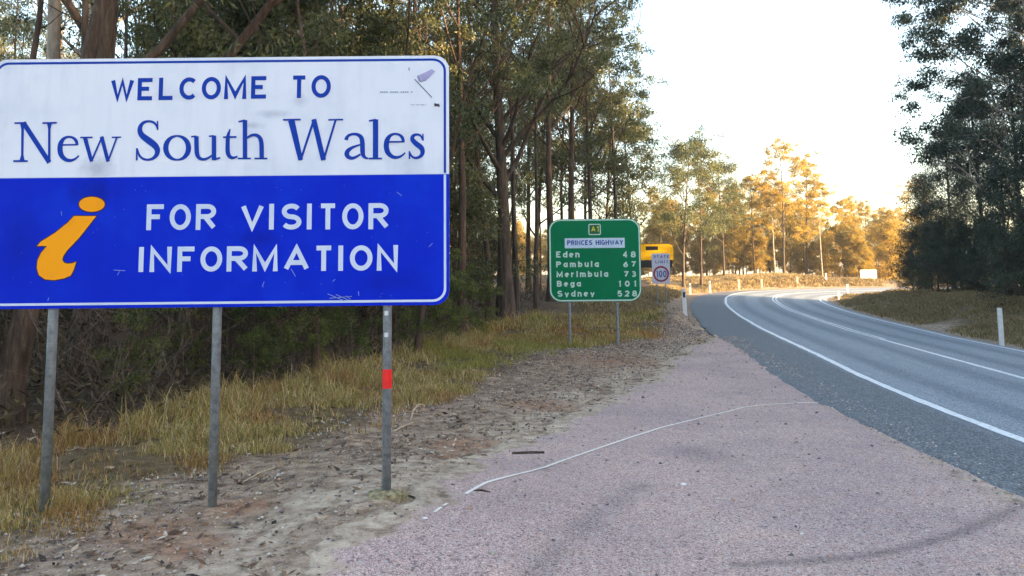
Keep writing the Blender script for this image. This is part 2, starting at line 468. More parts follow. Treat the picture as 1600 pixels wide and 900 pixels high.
def mat_sheet(name, col, stain=(.3, .3, .32), amt=.35, fleck=None, rough=.35, spots=()):
    """printed reflective sheeting with weather marks"""
    n = NT(name); p = pos(n); base = col
    a = n.noise(p, 2.2, 5, .6); b = n.noise(p, 28, 4, .8)
    c = n.mix(n.math('MULTIPLY', n.g(a, .48, .75), amt), col, stain)
    if fleck:
        c = n.mix(n.math('MULTIPLY', n.g(b, .70, .74), n.g(n.noise(p, 2.7, 3), .46, .6)), c, fleck)
    for (u, v, rx, rz, k) in spots:      # grimy smudges of their own shape
        q = at(u, v, 5.6)
        mp = n.n('ShaderNodeMapping'); mp.inputs['Location'].default_value = (-q[0]/rx, 0, -q[2]/rz); mp.inputs['Scale'].default_value = (1/rx, 0, 1/rz); n.l(p, mp.inputs[0])
        ln = n.n('ShaderNodeVectorMath', operation='LENGTH'); n.l(mp.outputs[0], ln.inputs[0])
        f = n.g(n.math('ADD', ln.outputs['Value'], n.math('MULTIPLY', n.math('SUBTRACT', n.noise(p, 9, 5, .7), .5), 1.6)), 1.0, .2)
        c = n.mix(n.math('MULTIPLY', f, k), c, n.mix(1, c, (.30, .33, .42), 'MULTIPLY'))
    st = n.n('ShaderNodeMapping'); st.inputs['Scale'].default_value = (7, 7, .7); n.l(p, st.inputs[0])
    c = n.mix(n.math('MULTIPLY', n.g(n.noise(st.outputs[0], 1.0, 5, .7), .5, .75), .35), c, n.mix(1, c, (.72, .72, .78), 'MULTIPLY'))
    n.col(c); n.rough(.6, .08); return n.m
def mat_plain(name, col, rough=.6, spec=.3, metal=0.0, var=.12, scale=12):
    n = NT(name); p = pos(n); a = n.noise(p, scale, 5, .65)
    n.col(n.mix(n.g(a, .35, .7), col, tuple(min(1, x*(1-var*2)) for x in col)))
    n.rough(rough, spec); n.b.inputs['Metallic'].default_value = metal
    return n.m
def mat_attr(name, rough=.8, trans=.25):
    """colour straight from the mesh attribute (each blade or chip has its own)"""
    n = NT(name)
    att = n.n('ShaderNodeAttribute', attribute_name='tint')
    n.col(att.outputs['Color']); n.rough(rough, .15)
    if trans:
        tr = n.n('ShaderNodeBsdfTranslucent'); n.l(att.outputs['Color'], tr.inputs[0])
        mx = n.n('ShaderNodeMixShader', i_0=trans)
        n.l(n.b.outputs[0], mx.inputs[1]); n.l(tr.outputs[0], mx.inputs[2])
        n.l(mx.outputs[0], n.t.nodes['Material Output'].inputs[0])
    return n.m

M_GROUND, M_LAYBY, M_ROAD = mat_ground(), mat_layby(), mat_road()
M_LINE = mat_paint('road_line_paint', (.74, .75, .76))
M_THIN = mat_paint('thin_worn_paint', (.74, .68, .62), .25, 9)
M_BARKD = mat_bark('ironbark_dark', (.025, .02, .018), (.07, .052, .042), (.13, .10, .08))
M_BARKB = mat_bark('stringybark_brown', (.035, .024, .018), (.072, .048, .037), (.135, .094, .072))
M_BARKM = mat_bark('rough_brown_bark', (.022, .016, .013), (.055, .038, .03), (.12, .085, .066), .12, 14)
M_BARKP = mat_bark('pale_smooth_bark', (.16, .13, .11), (.30, .25, .21), (.44, .38, .33), .3, 4)
M_TWIG = mat_bark('dry_twigs', (.05, .038, .032), (.10, .075, .062), (.19, .15, .125), .4, 9)
GUM = [(.0, (.022, .032, .016)), (.35, (.058, .072, .034)), (.65, (.105, .118, .058)), (1, (.18, .165, .085))]
M_GUM = mat_leaf('gum_leaves', GUM)
M_GOLD = mat_leaf('sun_tinted_gum_leaves', [(0, (.07, .065, .02)), (.4, (.19, .15, .04)), (.75, (.34, .235, .055)), (1, (.46, .30, .07))], .45)  # gold of the low sun is put into the leaf colour
M_DARKLEAF = mat_leaf('dark_she_oak_leaves', [(0, (.013, .020, .015)), (.5, (.034, .050, .036)), (1, (.075, .095, .065))], .25)
M_SHRUB = mat_leaf('shrub_leaves', [(0, (.016, .013, .009)), (.4, (.046, .036, .022)), (.75, (.095, .074, .038)), (1, (.18, .135, .06))], .2)
M_FERN = mat_leaf('bright_green_leaves', [(0, (.03, .042, .014)), (.5, (.075, .10, .03)), (1, (.17, .19, .055))], .35)
M_ATTR = mat_attr('dry_grass_blades')
M_CHIP = mat_attr('litter_and_stones', .9, 0)

# ------------------------------------------------------------------ the ground
def axis(segs):
    out = []
    for a, b, st in segs: out.append(np.arange(a, b, st))
    out.append(np.array([segs[-1][1]]))
    return np.concatenate(out)
def build_ground():
    xs = axis([(-900,-200,50),(-200,-60,7),(-60,-20,1.2),(-20,-7,.3),(-7,8,.085),(8,40,.3),(40,110,1.5),(110,260,8),(260,1000,60)])
    ys = axis([(-300,-40,20),(-40,-4,1.5),(-4,3,.2),(3,16,.075),(16,34,.16),(34,110,.5),(110,200,4),(200,1200,60)])
    X, Y = np.meshgrid(xs, ys)
    H, lat = base_h(X, Y)
    far = np.clip((np.hypot(X, Y)-160)/300, 0, 1)
    H = H*(1-far)+4.0*far
    fx = fo_x(Y)
    lbr = X-lb_x(Y)
    inroad = (lat > -2.0) & (lat < 2*LW+.45)
    inlay = (lbr > .12) & (Y < LB_END-.3) & (lat < 0)
    H = H-np.where(inroad, .05, 0)-np.where(inlay & ~inroad, .035, 0)
    # zones
    n1 = fbm(X, Y, 1.4, 4, 21); n2 = fbm(X, Y, .45, 3, 33)
    left = lat < 0
    grass = sstep((gr_x(Y)+(n1-.5)*1.6-X)/.5)*left
    grass = np.maximum(grass, sstep((lat-2*LW-1.1-(n1-.5)*2.0)/.8))
    grass = np.maximum(grass, sstep((-lat-3.8+(n1-.5)*2)/1.)*(Y > 34))
    litter = sstep((fx+.5+(n1-.5)*2.2-X)/.9)*left*(Y < 110)
    litter = np.maximum(litter, sstep((X-15-(n1-.5)*4)/3)*0)
    litter = np.maximum(litter, .85*sstep((lat-14-(n1-.5)*4)/3)*(Y < 75))
    litter = np.maximum(litter, .75*left*np.exp(-((Y-15.5)/3.5)**2)*sstep((gr_x(Y)+.5-X)/.5)*sstep((n2-.3)/.2))
    litter = np.maximum(litter, .8*(np.exp(-((X-fx-1.6)/1.4)**2))*sstep((Y-24)/6)*sstep((60-Y)/15)*sstep((n1-.35)/.2))
    w = lbr+ (n2-.5)*.9
    sand = np.exp(-((w+.30)/.42)**2)*np.where((Y > 2) & (Y < 30), 1, 0)*sstep((n1-.22)/.2)
    sand = np.maximum(sand, np.exp(-((X-lb_x(Y)+2.0)/1.1)**2)*sstep((8.5-Y)/3)*sstep((n1-.48)/.15)*.6*(Y > 1))
    sand = np.maximum(sand, .9*sstep((n2-.35)/.2)*np.exp(-((X-6.2)/.9)**2-((Y-25.5)/3.5)**2))
    sand = np.maximum(sand, .5*np.exp(-((lat-2*LW-1.1)/.5)**2))
    rust = np.zeros_like(X)               # patches of orange clay and fallen needles
    for (u, v, a, b) in [(725,692,.42,.16),(375,800,.22,.10),(300,870,.25,.12),(850,628,.5,.3),(240,842,.3,.1),(700,712,.25,.1),(610,640,.5,.2),(960,560,1.2,.8)]:
        q = on_z(u, v, .08); rust = np.maximum(rust, np.exp(-(((X-q[0])/a)**2+((Y-q[1])/(a*1.1))**2)**1.5)*left)
    T = np.stack([grass, sand*(1-rust), litter, rust], -1).reshape(-1, 4)
    ny, nx = X.shape
    idx = np.arange(ny*nx).reshape(ny, nx)
    Q = np.stack([idx[:-1, :-1], idx[:-1, 1:], idx[1:, 1:], idx[1:, :-1]], -1).reshape(-1, 4)
    me = np_mesh('ground', np.stack([X, Y, H], -1).reshape(-1, 3), Q, M_GROUND, T, True)
    setup(link('ground', me), kind='structure')
build_ground()

def build_road():
    s0 = 0
    sel = np.arange(0, len(EDGE))
    lats = np.array([-2.6, -2.45, -2.3, -2.1, -1.6, -1, -.5, 0, .8, 1.7, 2.5, 3.3, 4.2, 5, 5.9, 6.6, 6.9, 7.05, 7.2])
    n = len(sel); m = len(lats)
    L = np.tile(lats, (n, 1)).astype(float)
    rag = (fbm(ES[sel]*1.0, ES[sel]*0, 2.2, 3, 5)-.5)*.22+(fbm(ES[sel], ES[sel]*0+3, .5, 2, 6)-.5)*.14
    sh = np.interp(EDGE[sel, 1], [-20, 0, 5, 8, 11, 17, 22, 26, 30, 60], [.65, .55, .20, -.2, -.25, -.15, .0, .1, .1, .1])
    sh = np.where(EDGE[sel, 0] > 14, .1, sh)
    # left margin follows the traced edge of the dark shoulder
    yy = EDGE[sel, 1]
    want = -(np.interp(yy, [-40, 0, 6, 8, 11, 14, 18, 23, 28, 34, 60], [1.7, 1.6, 1.25, 1.3, 1.45, 1.5, 1.55, 1.75, 1.9, 2.0, 2.3]))
    want = np.where(EDGE[sel, 0] > 16, -2.2, want)
    f = np.clip((-L)/2.6, 0, 1)
    L = np.where(L < 0, L*((-want+rag)[:, None]/2.6), L)
    rag_f = (fbm(ES[sel], ES[sel]*0+11, .12, 2, 16)-.5)*.09
    L[:, :3] += rag_f[:, None]
    rag2 = (fbm(ES[sel], ES[sel]*0+7, .9, 3, 8)-.5)*.3
    L[:, -3:] += rag2[:, None]*np.array([.3, .7, 1])
    X = EDGE[sel, 0][:, None]+EN[sel, 0][:, None]*L
    Y = EDGE[sel, 1][:, None]+EN[sel, 1][:, None]*L
    Z = EZ[sel][:, None]-np.clip(L, 0, 9)*BANK+.020
    Z[:, 0] -= .03; Z[:, -1] -= .03
    idx = np.arange(n*m).reshape(n, m)
    Q = np.stack([idx[:-1, :-1], idx[:-1, 1:], idx[1:, 1:], idx[1:, :-1]], -1).reshape(-1, 4)
    uv = np.stack([L, np.tile(ES[sel][:, None], (1, m))], -1).reshape(-1, 2)
    me = np_mesh('road', np.stack([X, Y, Z], -1).reshape(-1, 3), Q, M_ROAD, None, True, uv)
    road = setup(link('road', me), kind='structure')
    def line(lat0, w, ya=None, yb=None, seed=0, name='edge_line'):
        k = [i for i in range(len(EDGE)) if (ya is None or ya <= ES[i] <= yb)]
        k = np.array(k)
        ragl = (fbm(ES[k], ES[k]*0+seed, .35, 3, seed)-.5)*.05
        ragr = (fbm(ES[k], ES[k]*0+seed+5, .35, 3, seed+9)-.5)*.05
        wob = (fbm(ES[k], ES[k]*0, 9, 2, seed+3)-.5)*.12
        a = lat0+wob-w/2+ragl; b = lat0+wob+w/2+ragr
        V = []
        for off in (a, b):
            V.append(np.stack([EDGE[k, 0]+EN[k, 0]*off, EDGE[k, 1]+EN[k, 1]*off, EZ[k]-np.clip(off, 0, 9)*BANK+.026], 1))
        V = np.stack(V, 1).reshape(-1, 3); j = np.arange(len(k)-1)*2
        return V, np.stack([j, j+1, j+3, j+2], 1)
    V, Q = line(0, .145, seed=2); link('edge_line', np_mesh('edge_line', V, Q, M_LINE), road)['label'] = 'white left edge line along the dark shoulder'
    V, Q = line(2*LW, .12, seed=40); link('edge_line', np_mesh('edge_line', V, Q, M_LINE), road)['label'] = 'white right edge line round the inside of the bend'
    sw = float(np.interp(25.5, EDGE[:200, 1], ES[:200])) if False else float(ES[np.argmin(np.abs(EDGE[:, 1]-26)+(EDGE[:, 0] > 15)*99)])
    V1, Q1 = line(LW, .15, 0, sw, 60)
    V2, Q2 = line(LW-.11, .10, sw-.3, 1e9, 70); V3, Q3 = line(LW+.12, .10, sw-.3, 1e9, 80)
    V = np.vstack([V1, V2+[0, 0, .003], V3+[0, 0, .003]]); Q = np.vstack([Q1, Q2+len(V1), Q3+len(V1)+len(V2)])
    link('centre_line', np_mesh('centre_line', V, Q, M_LINE), road)
build_road()

def build_layby():
    ys = axis([(-30, -2, 1), (-2, 3, .15), (3, 14, .05), (14, LB_END, .1)])
    t = np.linspace(0, 1, 110)
    xl = lb_x(ys)+(fbm(ys, ys*0, .8, 5, 91)-.5)*.7+(fbm(ys, ys*0+5, .16, 2, 92)-.5)*.14
    xr = lb_right(ys)+.55
    close = sstep((LB_END-ys)/7)
    xl = xr-.35-(xr-.35-xl)*close**.6
    X = xl[:, None]*(1-t)+xr[:, None]*t; Y = np.tile(ys[:, None], (1, len(t)))
    H, lat = base_h(X, Y)
    H = H+.010+.004*np.clip((X-xl[:, None])/.3, 0, 1)
    H[:, 0] -= .03
    dl = X-xl[:, None]
    jag = fbm(X, Y, .5, 4, 13)
    dust = np.clip(1.1-dl/(.12+.75*jag), 0, 1.1)
    dr = lb_right(Y)-X
    dust = np.maximum(dust, np.exp(-((dr-.10)/(.22))**2)*.5)
    # traced stains: dark smear and two tyre arcs
    def seg_d(pts, z=0.0):
        P = np.array([on_z(u, v, z)[:2] for u, v in pts]); d = np.full(X.shape, 9.0)
        for a, b in zip(P[:-1], P[1:]):
            ab = b-a; tt = np.clip(((X-a[0])*ab[0]+(Y-a[1])*ab[1])/(ab@ab), 0, 1)
            d = np.minimum(d, np.hypot(X-a[0]-tt*ab[0], Y-a[1]-tt*ab[1]))
        return d
    st = np.exp(-(seg_d([(1000,762),(960,795),(915,835),(860,885),(820,930)])/.10)**2)*.55
    st = np.maximum(st, .2*np.exp(-(seg_d([(720,838),(800,800)])/.3)**2))
    st = np.maximum(st, .5*np.exp(-(seg_d([(1080,700),(1100,712)])/.2)**2))
    ty = np.exp(-(seg_d([(1600,780),(1560,800),(1500,824),(1420,848),(1340,862),(1240,872),(1150,880)])/.055)**2)*.9
    ny, nx = X.shape
    idx = np.arange(ny*nx).reshape(ny, nx)
    Q = np.stack([idx[:-1, :-1], idx[:-1, 1:], idx[1:, 1:], idx[1:, :-1]], -1).reshape(-1, 4)
    me = np_mesh('layby', np.stack([X, Y, H], -1).reshape(-1, 3), Q, M_LAYBY, np.stack([dust, st, ty], -1).reshape(-1, 3), True)
    lay = setup(link('layby', me), kind='structure')
    P = [(714,820),(722,814),(760,786),(791,771),(833,750),(885,725),(936,704),(987,685),(1034,668),(1076,656),(1137,641),(1165,634),(1200,630),(1250,627.5),(1298,627.5)]
    W = np.array([on_z(u, v, 0.0)[:2] for u, v in P])
    d = np.r_[0, np.cumsum(np.hypot(*np.diff(W, axis=0).T))]; s = np.arange(0, d[-1], .08)
    C = np.stack([np.interp(s, d, W[:, 0]), np.interp(s, d, W[:, 1])], 1)
    C += (np.stack([fbm(s, s*0, .7, 3, 3), fbm(s, s*0, .7, 3, 4)], 1)-.5)*.018
    tn = np.gradient(C, axis=0); tn /= np.linalg.norm(tn, axis=1)[:, None]; nn = np.stack([-tn[:, 1], tn[:, 0]], 1)
    w = (.012+.006*fbm(s, s*0, .25, 3, 8))
    A = C+nn*w[:, None]; B = C-nn*w[:, None]
    V = np.stack([np.c_[A, base_h(A[:, 0], A[:, 1])[0]+.019], np.c_[B, base_h(B[:, 0], B[:, 1])[0]+.019]], 1).reshape(-1, 3)
    j = np.arange(len(C)-1)*2
    j = j[(j < 0) | (j > 2)]
    link('thin_painted_line', np_mesh('thin_painted_line', V, np.stack([j, j+1, j+3, j+2], 1), M_THIN), lay)
    mb = MB()
    for (u0, v0, u1, v1) in [(679,843,690,834),(693,832,699,828)]:
        a = on_z(u0, v0, 0)[:2]; b = on_z(u1, v1, 0)[:2]; t_ = (b-a)/np.hypot(*(b-a)); n_ = np.array([-t_[1], t_[0]])*.011
        z = hz(*a)+.019
        mb.add([(*(a-n_), z), (*(b-n_), z), (*(b+n_), z), (*(a+n_), z)], [(0, 1, 2, 3)])
    mb.build('paint_dash', M_THIN, lay)
build_layby()

# ------------------------------------------------------------------ lettering
def arc(cx, cy, rx, ry, a0, a1, n=None):
    n = n or max(5, int(abs(a1-a0)/18))
    return [(cx+rx*math.cos(math.radians(a0+(a1-a0)*i/n)), cy+ry*math.sin(math.radians(a0+(a1-a0)*i/n))) for i in range(n+1)]
bowlP = [(0, 1), (.36, 1)]+arc(.36, .76, .25, .24, 90, -90)
barP = [(.37, .52), (.02, .52)]
GLY = {
 'W': (.95, [[(0,1),(.25,0),(.475,.95),(.70,0),(.95,1)]]), 'E': (.58, [[(.58,1),(0,1),(0,0),(.58,0)],[(0,.52),(.43,.52)]]),
 'L': (.56, [[(0,1),(0,0),(.56,0)]]), 'C': (.66, [arc(.37,.5,.37,.5,48,312)]), 'O': (.74, [arc(.37,.5,.37,.5,0,360,24)]),
 'M': (.82, [[(0,0),(0,1),(.41,.08),(.82,1),(.82,0)]]), 'T': (.62, [[(0,1),(.62,1)],[(.31,1),(.31,0)]]), 'F': (.56, [[(.56,1),(0,1),(0,0)],[(0,.52),(.42,.52)]]),
 'R': (.63, [[(0,0)]+bowlP,barP,[(.28,.50),(.63,0)]]), 'P': (.62, [[(0,0)]+bowlP,barP]), 'V': (.72, [[(0,1),(.36,0),(.72,1)]]), 'I': (.0, [[(0,0),(0,1)]]),
 'S': (.62, [arc(.31,.745,.29,.255,28,270)+arc(.31,.245,.31,.245,90,-152)]), 'N': (.70, [[(0,0),(0,1),(.70,0),(.70,1)]]),
 'A': (.78, [[(0,0),(.39,1),(.78,0)],[(.13,.30),(.65,.30)]]), 'H': (.66, [[(0,0),(0,1)],[(.66,0),(.66,1)],[(0,.52),(.66,.52)]]),
 'G': (.70, [arc(.37,.5,.37,.5,48,335)+[(.70,.46),(.42,.46)]]), 'Y': (.70, [[(0,1),(.35,.45),(.70,1)],[(.35,.45),(.35,0)]]),
 'B': (.62, [[(0,0),(0,1),(.34,1)]+arc(.34,.76,.24,.24,90,-90),[(0,.52),(.34,.52)]+arc(.34,.26,.28,.26,90,-90)+[(.03,0)]]),
 'a': (.5, [arc(.25,.34,.25,.34,0,360,16),[(.5,.70),(.5,0)]]), 'b': (.5, [arc(.25,.34,.25,.34,0,360,16),[(0,1),(0,0)]]),
 'd': (.5, [arc(.25,.34,.25,.34,0,360,16),[(.5,1),(.5,0)]]), 'e': (.5, [[(.02,.36),(.48,.36)],arc(.25,.34,.25,.34,3,310)]),
 'g': (.5, [arc(.25,.34,.25,.34,0,360,16),[(.5,.70),(.5,-.06)]+arc(.25,-.06,.25,.2,0,-150)]), 'n': (.46, [[(0,.70),(0,0)],arc(.23,.42,.23,.27,180,0)+[(.46,0)]]),
 'm': (.78, [[(0,.70),(0,0)],arc(.195,.44,.195,.25,180,0)+[(.39,0)],arc(.585,.44,.195,.25,180,0)+[(.78,0)]]), 'r': (.32, [[(0,.70),(0,0)],arc(.24,.40,.24,.28,180,70)]),
 'i': (.0, [[(0,.70),(0,0)],[(0,1),(0,.88)]]), 'l': (.0, [[(0,1),(0,0)]]), 'u': (.46, [[(.46,.70),(.46,0)],[(0,.70),(0,.28)]+arc(.23,.28,.23,.28,180,360)]),
 'y': (.52, [[(0,.70),(.27,.02)],[(.52,.70),(.18,-.26)]]),
 '4': (.62, [[(.44,0),(.44,1),(0,.28)],[(0,.28),(.62,.28)]]), '8': (.58, [arc(.29,.75,.25,.25,0,360,16),arc(.29,.26,.29,.26,0,360,16)]),
 '6': (.58, [arc(.29,.30,.29,.30,0,360,16),[(.48,1),(.2,.68),(.02,.36)]]), '7': (.58, [[(0,1),(.58,1),(.2,0)]]),
 '3': (.56, [arc(.27,.76,.26,.24,140,-80)+arc(.27,.26,.29,.26,80,-145)]), '1': (.18, [[(0,.8),(.18,1),(.18,0)]]),
 '0': (.60, [arc(.30,.5,.30,.5,0,360,24)]), '5': (.56, [[(.52,1),(.07,1),(.03,.54)]+arc(.27,.31,.29,.31,125,-145)]),
 '2': (.58, [arc(.28,.71,.28,.29,160,-35)+[(0,0),(.58,0)]]),
}
def glyph(mb, ch, x0, x1, z0, z1, t, y):
    """one letter filling the box x0..x1, z0..z1 with strokes of thickness t"""
    w, strokes = GLY[ch]
    for k, st in enumerate(strokes):
        pts = []
        for a, b in st:
            X = (x0+x1)/2 if w == 0 else x0+t/2+(x1-x0-t)*a/w
            pts.append((X, z0+t/2+(z1-z0-t)*b))
        # strokes that end on the cap or base line are cut flat there
        def flat(p, q):
            if abs(p[0]-q[0]) < 1e-6 and abs(p[1]-q[1]) > 1e-6:
                return (p[0], p[1]+math.copysign(t/2, p[1]-q[1]))
            return p
        closed = len(pts) > 8 and math.dist(pts[0], pts[-1]) < 1e-6
        if closed: pts = pts[:-1]
        else:
            pts[0] = flat(pts[0], pts[1]); pts[-1] = flat(pts[-1], pts[-2])
        mb.ribbon(pts, t, y-k*.0005, closed)
def word(mb, text, x, z, h, t, y, gap=.26, right=False, wf=1.0):
    adv = []
    for ch in text:
        adv.append(.45*h if ch == ' ' else GLY[ch][0]*wf*(h-t)+t)
    tot = sum(adv)+gap*h*(len(text)-1)
    if right: x -= tot
    for ch, a in zip(text, adv):
        if ch != ' ': glyph(mb, ch, x, x+a, z, z+h, t, y)
        x += a+gap*h
    return tot
def rrect(x0, x1, z0, z1, r, n=7, corners=(1, 1, 1, 1)):
    """counter-clockwise seen from the front; corners tr, tl, bl, br"""
    out = []
    for (cx, cz, a, on) in ((x1-r, z1-r, 0, corners[0]), (x0+r, z1-r, 90, corners[1]), (x0+r, z0+r, 180, corners[2]), (x1-r, z0+r, 270, corners[3])):
        if on: out += arc(cx, cz, r, r, a, a+90, n)
        else: out.append((x1 if a in (0, 270) else x0, z1 if a in (0, 90) else z0))
    return out

# ------------------------------------------------------------------ the big blue and white welcome sign
M_WHITE = mat_sheet('white_sign_sheeting', (.68, .71, .83), (.50, .55, .70), .6, spots=[(150,264,.16,.10,.5),(430,178,.16,.035,.35),(395,196,.10,.03,.35),(470,158,.08,.06,.25),(300,150,.5,.05,.12),(640,240,.12,.3,.2)])  # white tinted bluish: the skylight's blue is put into the sheet colour
M_BLUE = mat_sheet('blue_sign_sheeting', (.001, .018, .52), (.003, .04, .62), .7, (.12, .20, .70), spots=[(148,300,.22,.12,.55),(400,372,.22,.08,.35),(620,440,.3,.12,.3),(30,380,.2,.3,.3)])
M_BLUELET = mat_sheet('blue_lettering', (.008, .045, .36), (.01, .05, .3), .3)
M_WHITELET = mat_sheet('white_lettering', (.55, .62, .78), (.36, .45, .68), .5)
M_ORANGE = mat_sheet('orange_print', (.86, .33, .01), (.80, .28, .008), .4)
M_MAROON = mat_plain('maroon_outline_print', (.035, .008, .03))
M_GALV = mat_plain('galvanised_steel', (.27, .30, .34), .55, .4, .35, .25, 25)
M_ALU = mat_plain('aluminium_backing', (.42, .43, .45), .45, .4, .6)
M_RED = mat_plain('red_tape', (.75, .02, .02), .5)
M_MARKW = mat_plain('white_sticker', (.6, .62, .68))
M_SCUFF = mat_plain('dark_scuff', (.10, .10, .14))
M_FAINT = mat_plain('faint_print', (.30, .36, .48))
M_LILAC = mat_plain('torn_sticker', (.40, .38, .66))
M_CHIPP = mat_plain('chipped_print', (.22, .30, .62))
M_BLACK = mat_plain('black_print', (.012, .012, .014))
YS = 5.6
def S(u, v, Y=YS):
    p = at(u, v, Y); return float(p[0]), float(p[2])
def build_welcome():
    root = empty('welcome_sign', (-2.09, YS, hz(-2.09, YS)))
    setup(root, 'large blue and white welcome sign on three steel poles', 'road sign')
    ox, oy, oz = root.location
    def put(mb, name, mats, parent=root, smooth=False):
        mb.v = [(x-ox, y-oy, z-oz) for x, y, z in mb.v]
        return mb.build(name, mats, parent, smooth)
    x0, x1 = -3.735, -.445; zt, zb = 3.268, 1.478
    zs = S(640, 272)[1]
    m = MB(); m.prism(rrect(x0, x1, zb, zt, .105), YS, YS+.004)
    panel = put(m, 'sign_panel', M_ALU)
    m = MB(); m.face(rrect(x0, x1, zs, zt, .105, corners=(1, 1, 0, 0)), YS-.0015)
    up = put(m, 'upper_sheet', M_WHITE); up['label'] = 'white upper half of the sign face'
    m = MB(); m.face(rrect(x0, x1, zb, zs, .105, corners=(0, 0, 1, 1)), YS-.0015)
    lo = put(m, 'lower_sheet', M_BLUE); lo['label'] = 'blue lower half of the sign face'
    i = .030
    c = rrect(x0+i, x1-i, zb+i, zt-i, .085)
    top = [p for p in c if p[1] > zs]
    cr = [p for p in rrect(x0+i, x1-i, zs, zt-i, .085, corners=(1, 1, 0, 0))]
    m = MB(); m.ribbon([(x1-i, zs+.006)]+cr[:16]+[(x0+i, zs+.006)], .017, YS-.0025)
    put(m, 'blue_border_line', M_BLUELET)
    cr = rrect(x0+i, x1-i, zb+i, zs, .085, corners=(0, 0, 1, 1))
    m = MB(); m.ribbon([(x0+i, zs-.006)]+cr[2:18]+[(x1-i, zs-.006)], .017, YS-.0025)
    put(m, 'white_border_line', M_WHITELET)
    m = MB(); m.ribbon([(x0+.02, zs), (x1, zs)], .006, YS-.003)
    put(m, 'dividing_line', M_WHITELET)
    # capitals set letter by letter on traced boxes
    def caps(name, letters, lt, lb, mat, t):
        """lt, lb = (left px, row, right px, row) of cap line and base line"""
        line = empty(name, (0, 0, 0)); line.parent = root
        for ch, a, b in letters:
            m = MB(); f = lambda q, u: q[1]+(q[3]-q[1])*(u-q[0])/(q[2]-q[0])
            mid = (a+b)/2; xa, z1 = S(a, f(lt, mid)); xb, z0 = S(b, f(lb, mid))
            glyph(m, ch, xa, xb, z0, z1, t, YS-.0035); put(m, 'letter', mat, line)
        return line
    caps('lettering', [('W',174,209),('E',216,241),('L',249,273),('C',281,308),('O',316,345),('M',351,385),('E',393,419),('T',455,480),('O',487,517)],
         (175,123,515,117.5), (175,157.5,515,152.5), M_BLUELET, .030)['label'] = 'blue lettering reading WELCOME TO'
    caps('lettering', [('F',230,259),('O',266,298),('R',307,338),('V',377,412),('I',420,429),('S',440,471),('I',479,488),('T',498,527),('O',535,568),('R',576,608)],
         (230,319.5,605,317.5), (230,359.5,605,358), M_WHITELET, .034)['label'] = 'white lettering reading FOR VISITOR'
    caps('lettering', [('I',217,225),('N',235,268),('F',278,307),('O',314,347),('R',355,388),('M',395,434),('A',444,483),('T',491,521),('I',528,537),('O',547,582),('N',589,622)],
         (217,386,620,383), (217,425,620,422.5), M_WHITELET, .034)['label'] = 'white lettering reading INFORMATION'
    # serif letters, traced strokes with their own thick and thin
    m = MB(); k = [0]
    serif = empty('lettering', (0, 0, 0)); serif.parent = root; serif['label'] = 'blue serif lettering reading New South Wales'
    def cut():
        nonlocal m
        put(m, 'letter', M_BLUELET, serif); m = MB()
    px = F and (YS/F)
    def st(ox_, pts, w=None):
        P = []; W = []
        for q in pts:
            P.append(S(ox_+q[0]/4.706, 170+q[1]/4.706)); W.append(((q[2] if len(q) > 2 else w)*1.08+3)/4.706*px)
        if len(P) > 4:  # soften curves
            P = np.array(P); W = np.array(W); d = np.r_[0, np.cumsum(np.hypot(*np.diff(P, axis=0).T))]
            s = np.linspace(0, d[-1], len(P)*4)
            Q = np.stack([np.interp(s, d, P[:, 0]), np.interp(s, d, P[:, 1])], 1); V = np.interp(s, d, W)
            for _ in range(4):
                Q[1:-1] = (Q[:-2]+2*Q[1:-1]+Q[2:])/4; V[1:-1] = (V[:-2]+2*V[1:-1]+V[2:])/4
            P, W = [tuple(q) for q in Q], list(V)
        k[0] = (k[0]+1) % 7
        m.ribbon(P, W, YS-.0035-.0004*k[0])
    A = 10; B = 340
    st(A, [(122,104,34),(121,150,15),(119,340,14),(117,386,34)]); st(A, [(126,101,30),(318,395,30)]); st(A, [(320,104,34),(318,150,14),(317,392,14)])
    st(A, [(62,106),(150,104)], 9); st(A, [(53,385),(160,385)], 10); st(A, [(268,106),(375,103)], 9)
    cut()
    def e_(o, dx, dy):
        st(o, [(q[0]+dx, q[1]+dy, q[2]) for q in [(392,267,9),(528,264,9)]])
        st(o, [(q[0]+dx, q[1]+dy, q[2]) for q in [(523,268,14),(517,235,22),(494,212,14),(457,204,12),(422,218,20),(400,252,32),(394,300,34),(405,345,32),(436,376,24),(475,383,18),(510,370,12),(535,345,7)]])
    e_(A, 0, 0)
    cut()
    st(A, [(580,213,26),(628,388,22)]); st(A, [(628,386),(706,205)], 10); st(A, [(702,205,24),(750,388,22)]); st(A, [(750,386),(814,213)], 9)
    st(A, [(546,212),(637,211)], 8); st(A, [(776,211),(845,209)], 8)
    cut()
    st(A, [(1114,155,6),(1106,120,12),(1085,98,14),(1050,90,12),(1010,98,18),(985,128,26),(980,165,32),(1000,200,38),(1045,232,44),(1090,265,42),(1115,298,36),(1110,338,28),(1080,368,18),(1040,378,12),(1000,368,14),(975,340,12),(963,290,6)])
    st(A, [(1113,90),(1114,157)], 8); st(A, [(961,290),(960,380)], 9)
    cut()
    c = [(1257+84*math.cos(t), 288-88*math.sin(t), 10+24*abs(math.cos(t))**1.3) for t in np.linspace(0, 2*math.pi, 25)]
    P = [S(A+q[0]/4.706, 170+q[1]/4.706) for q in c[:-1]]; m.ribbon(P, [(q[2]*1.08+3)/4.706*px for q in c[:-1]], YS-.0035, True)
    cut()
    st(A, [(1399,203,28),(1400,290,28),(1402,335,28),(1416,364,22),(1445,376,16),(1480,368,14),(1516,342,9)]); st(A, [(1528,198),(1528,378)], 28)
    st(A, [(1360,206),(1400,203)], 9); st(A, [(1490,203),(1528,199)], 9); st(A, [(1528,374,12),(1574,360,9)])
    cut()
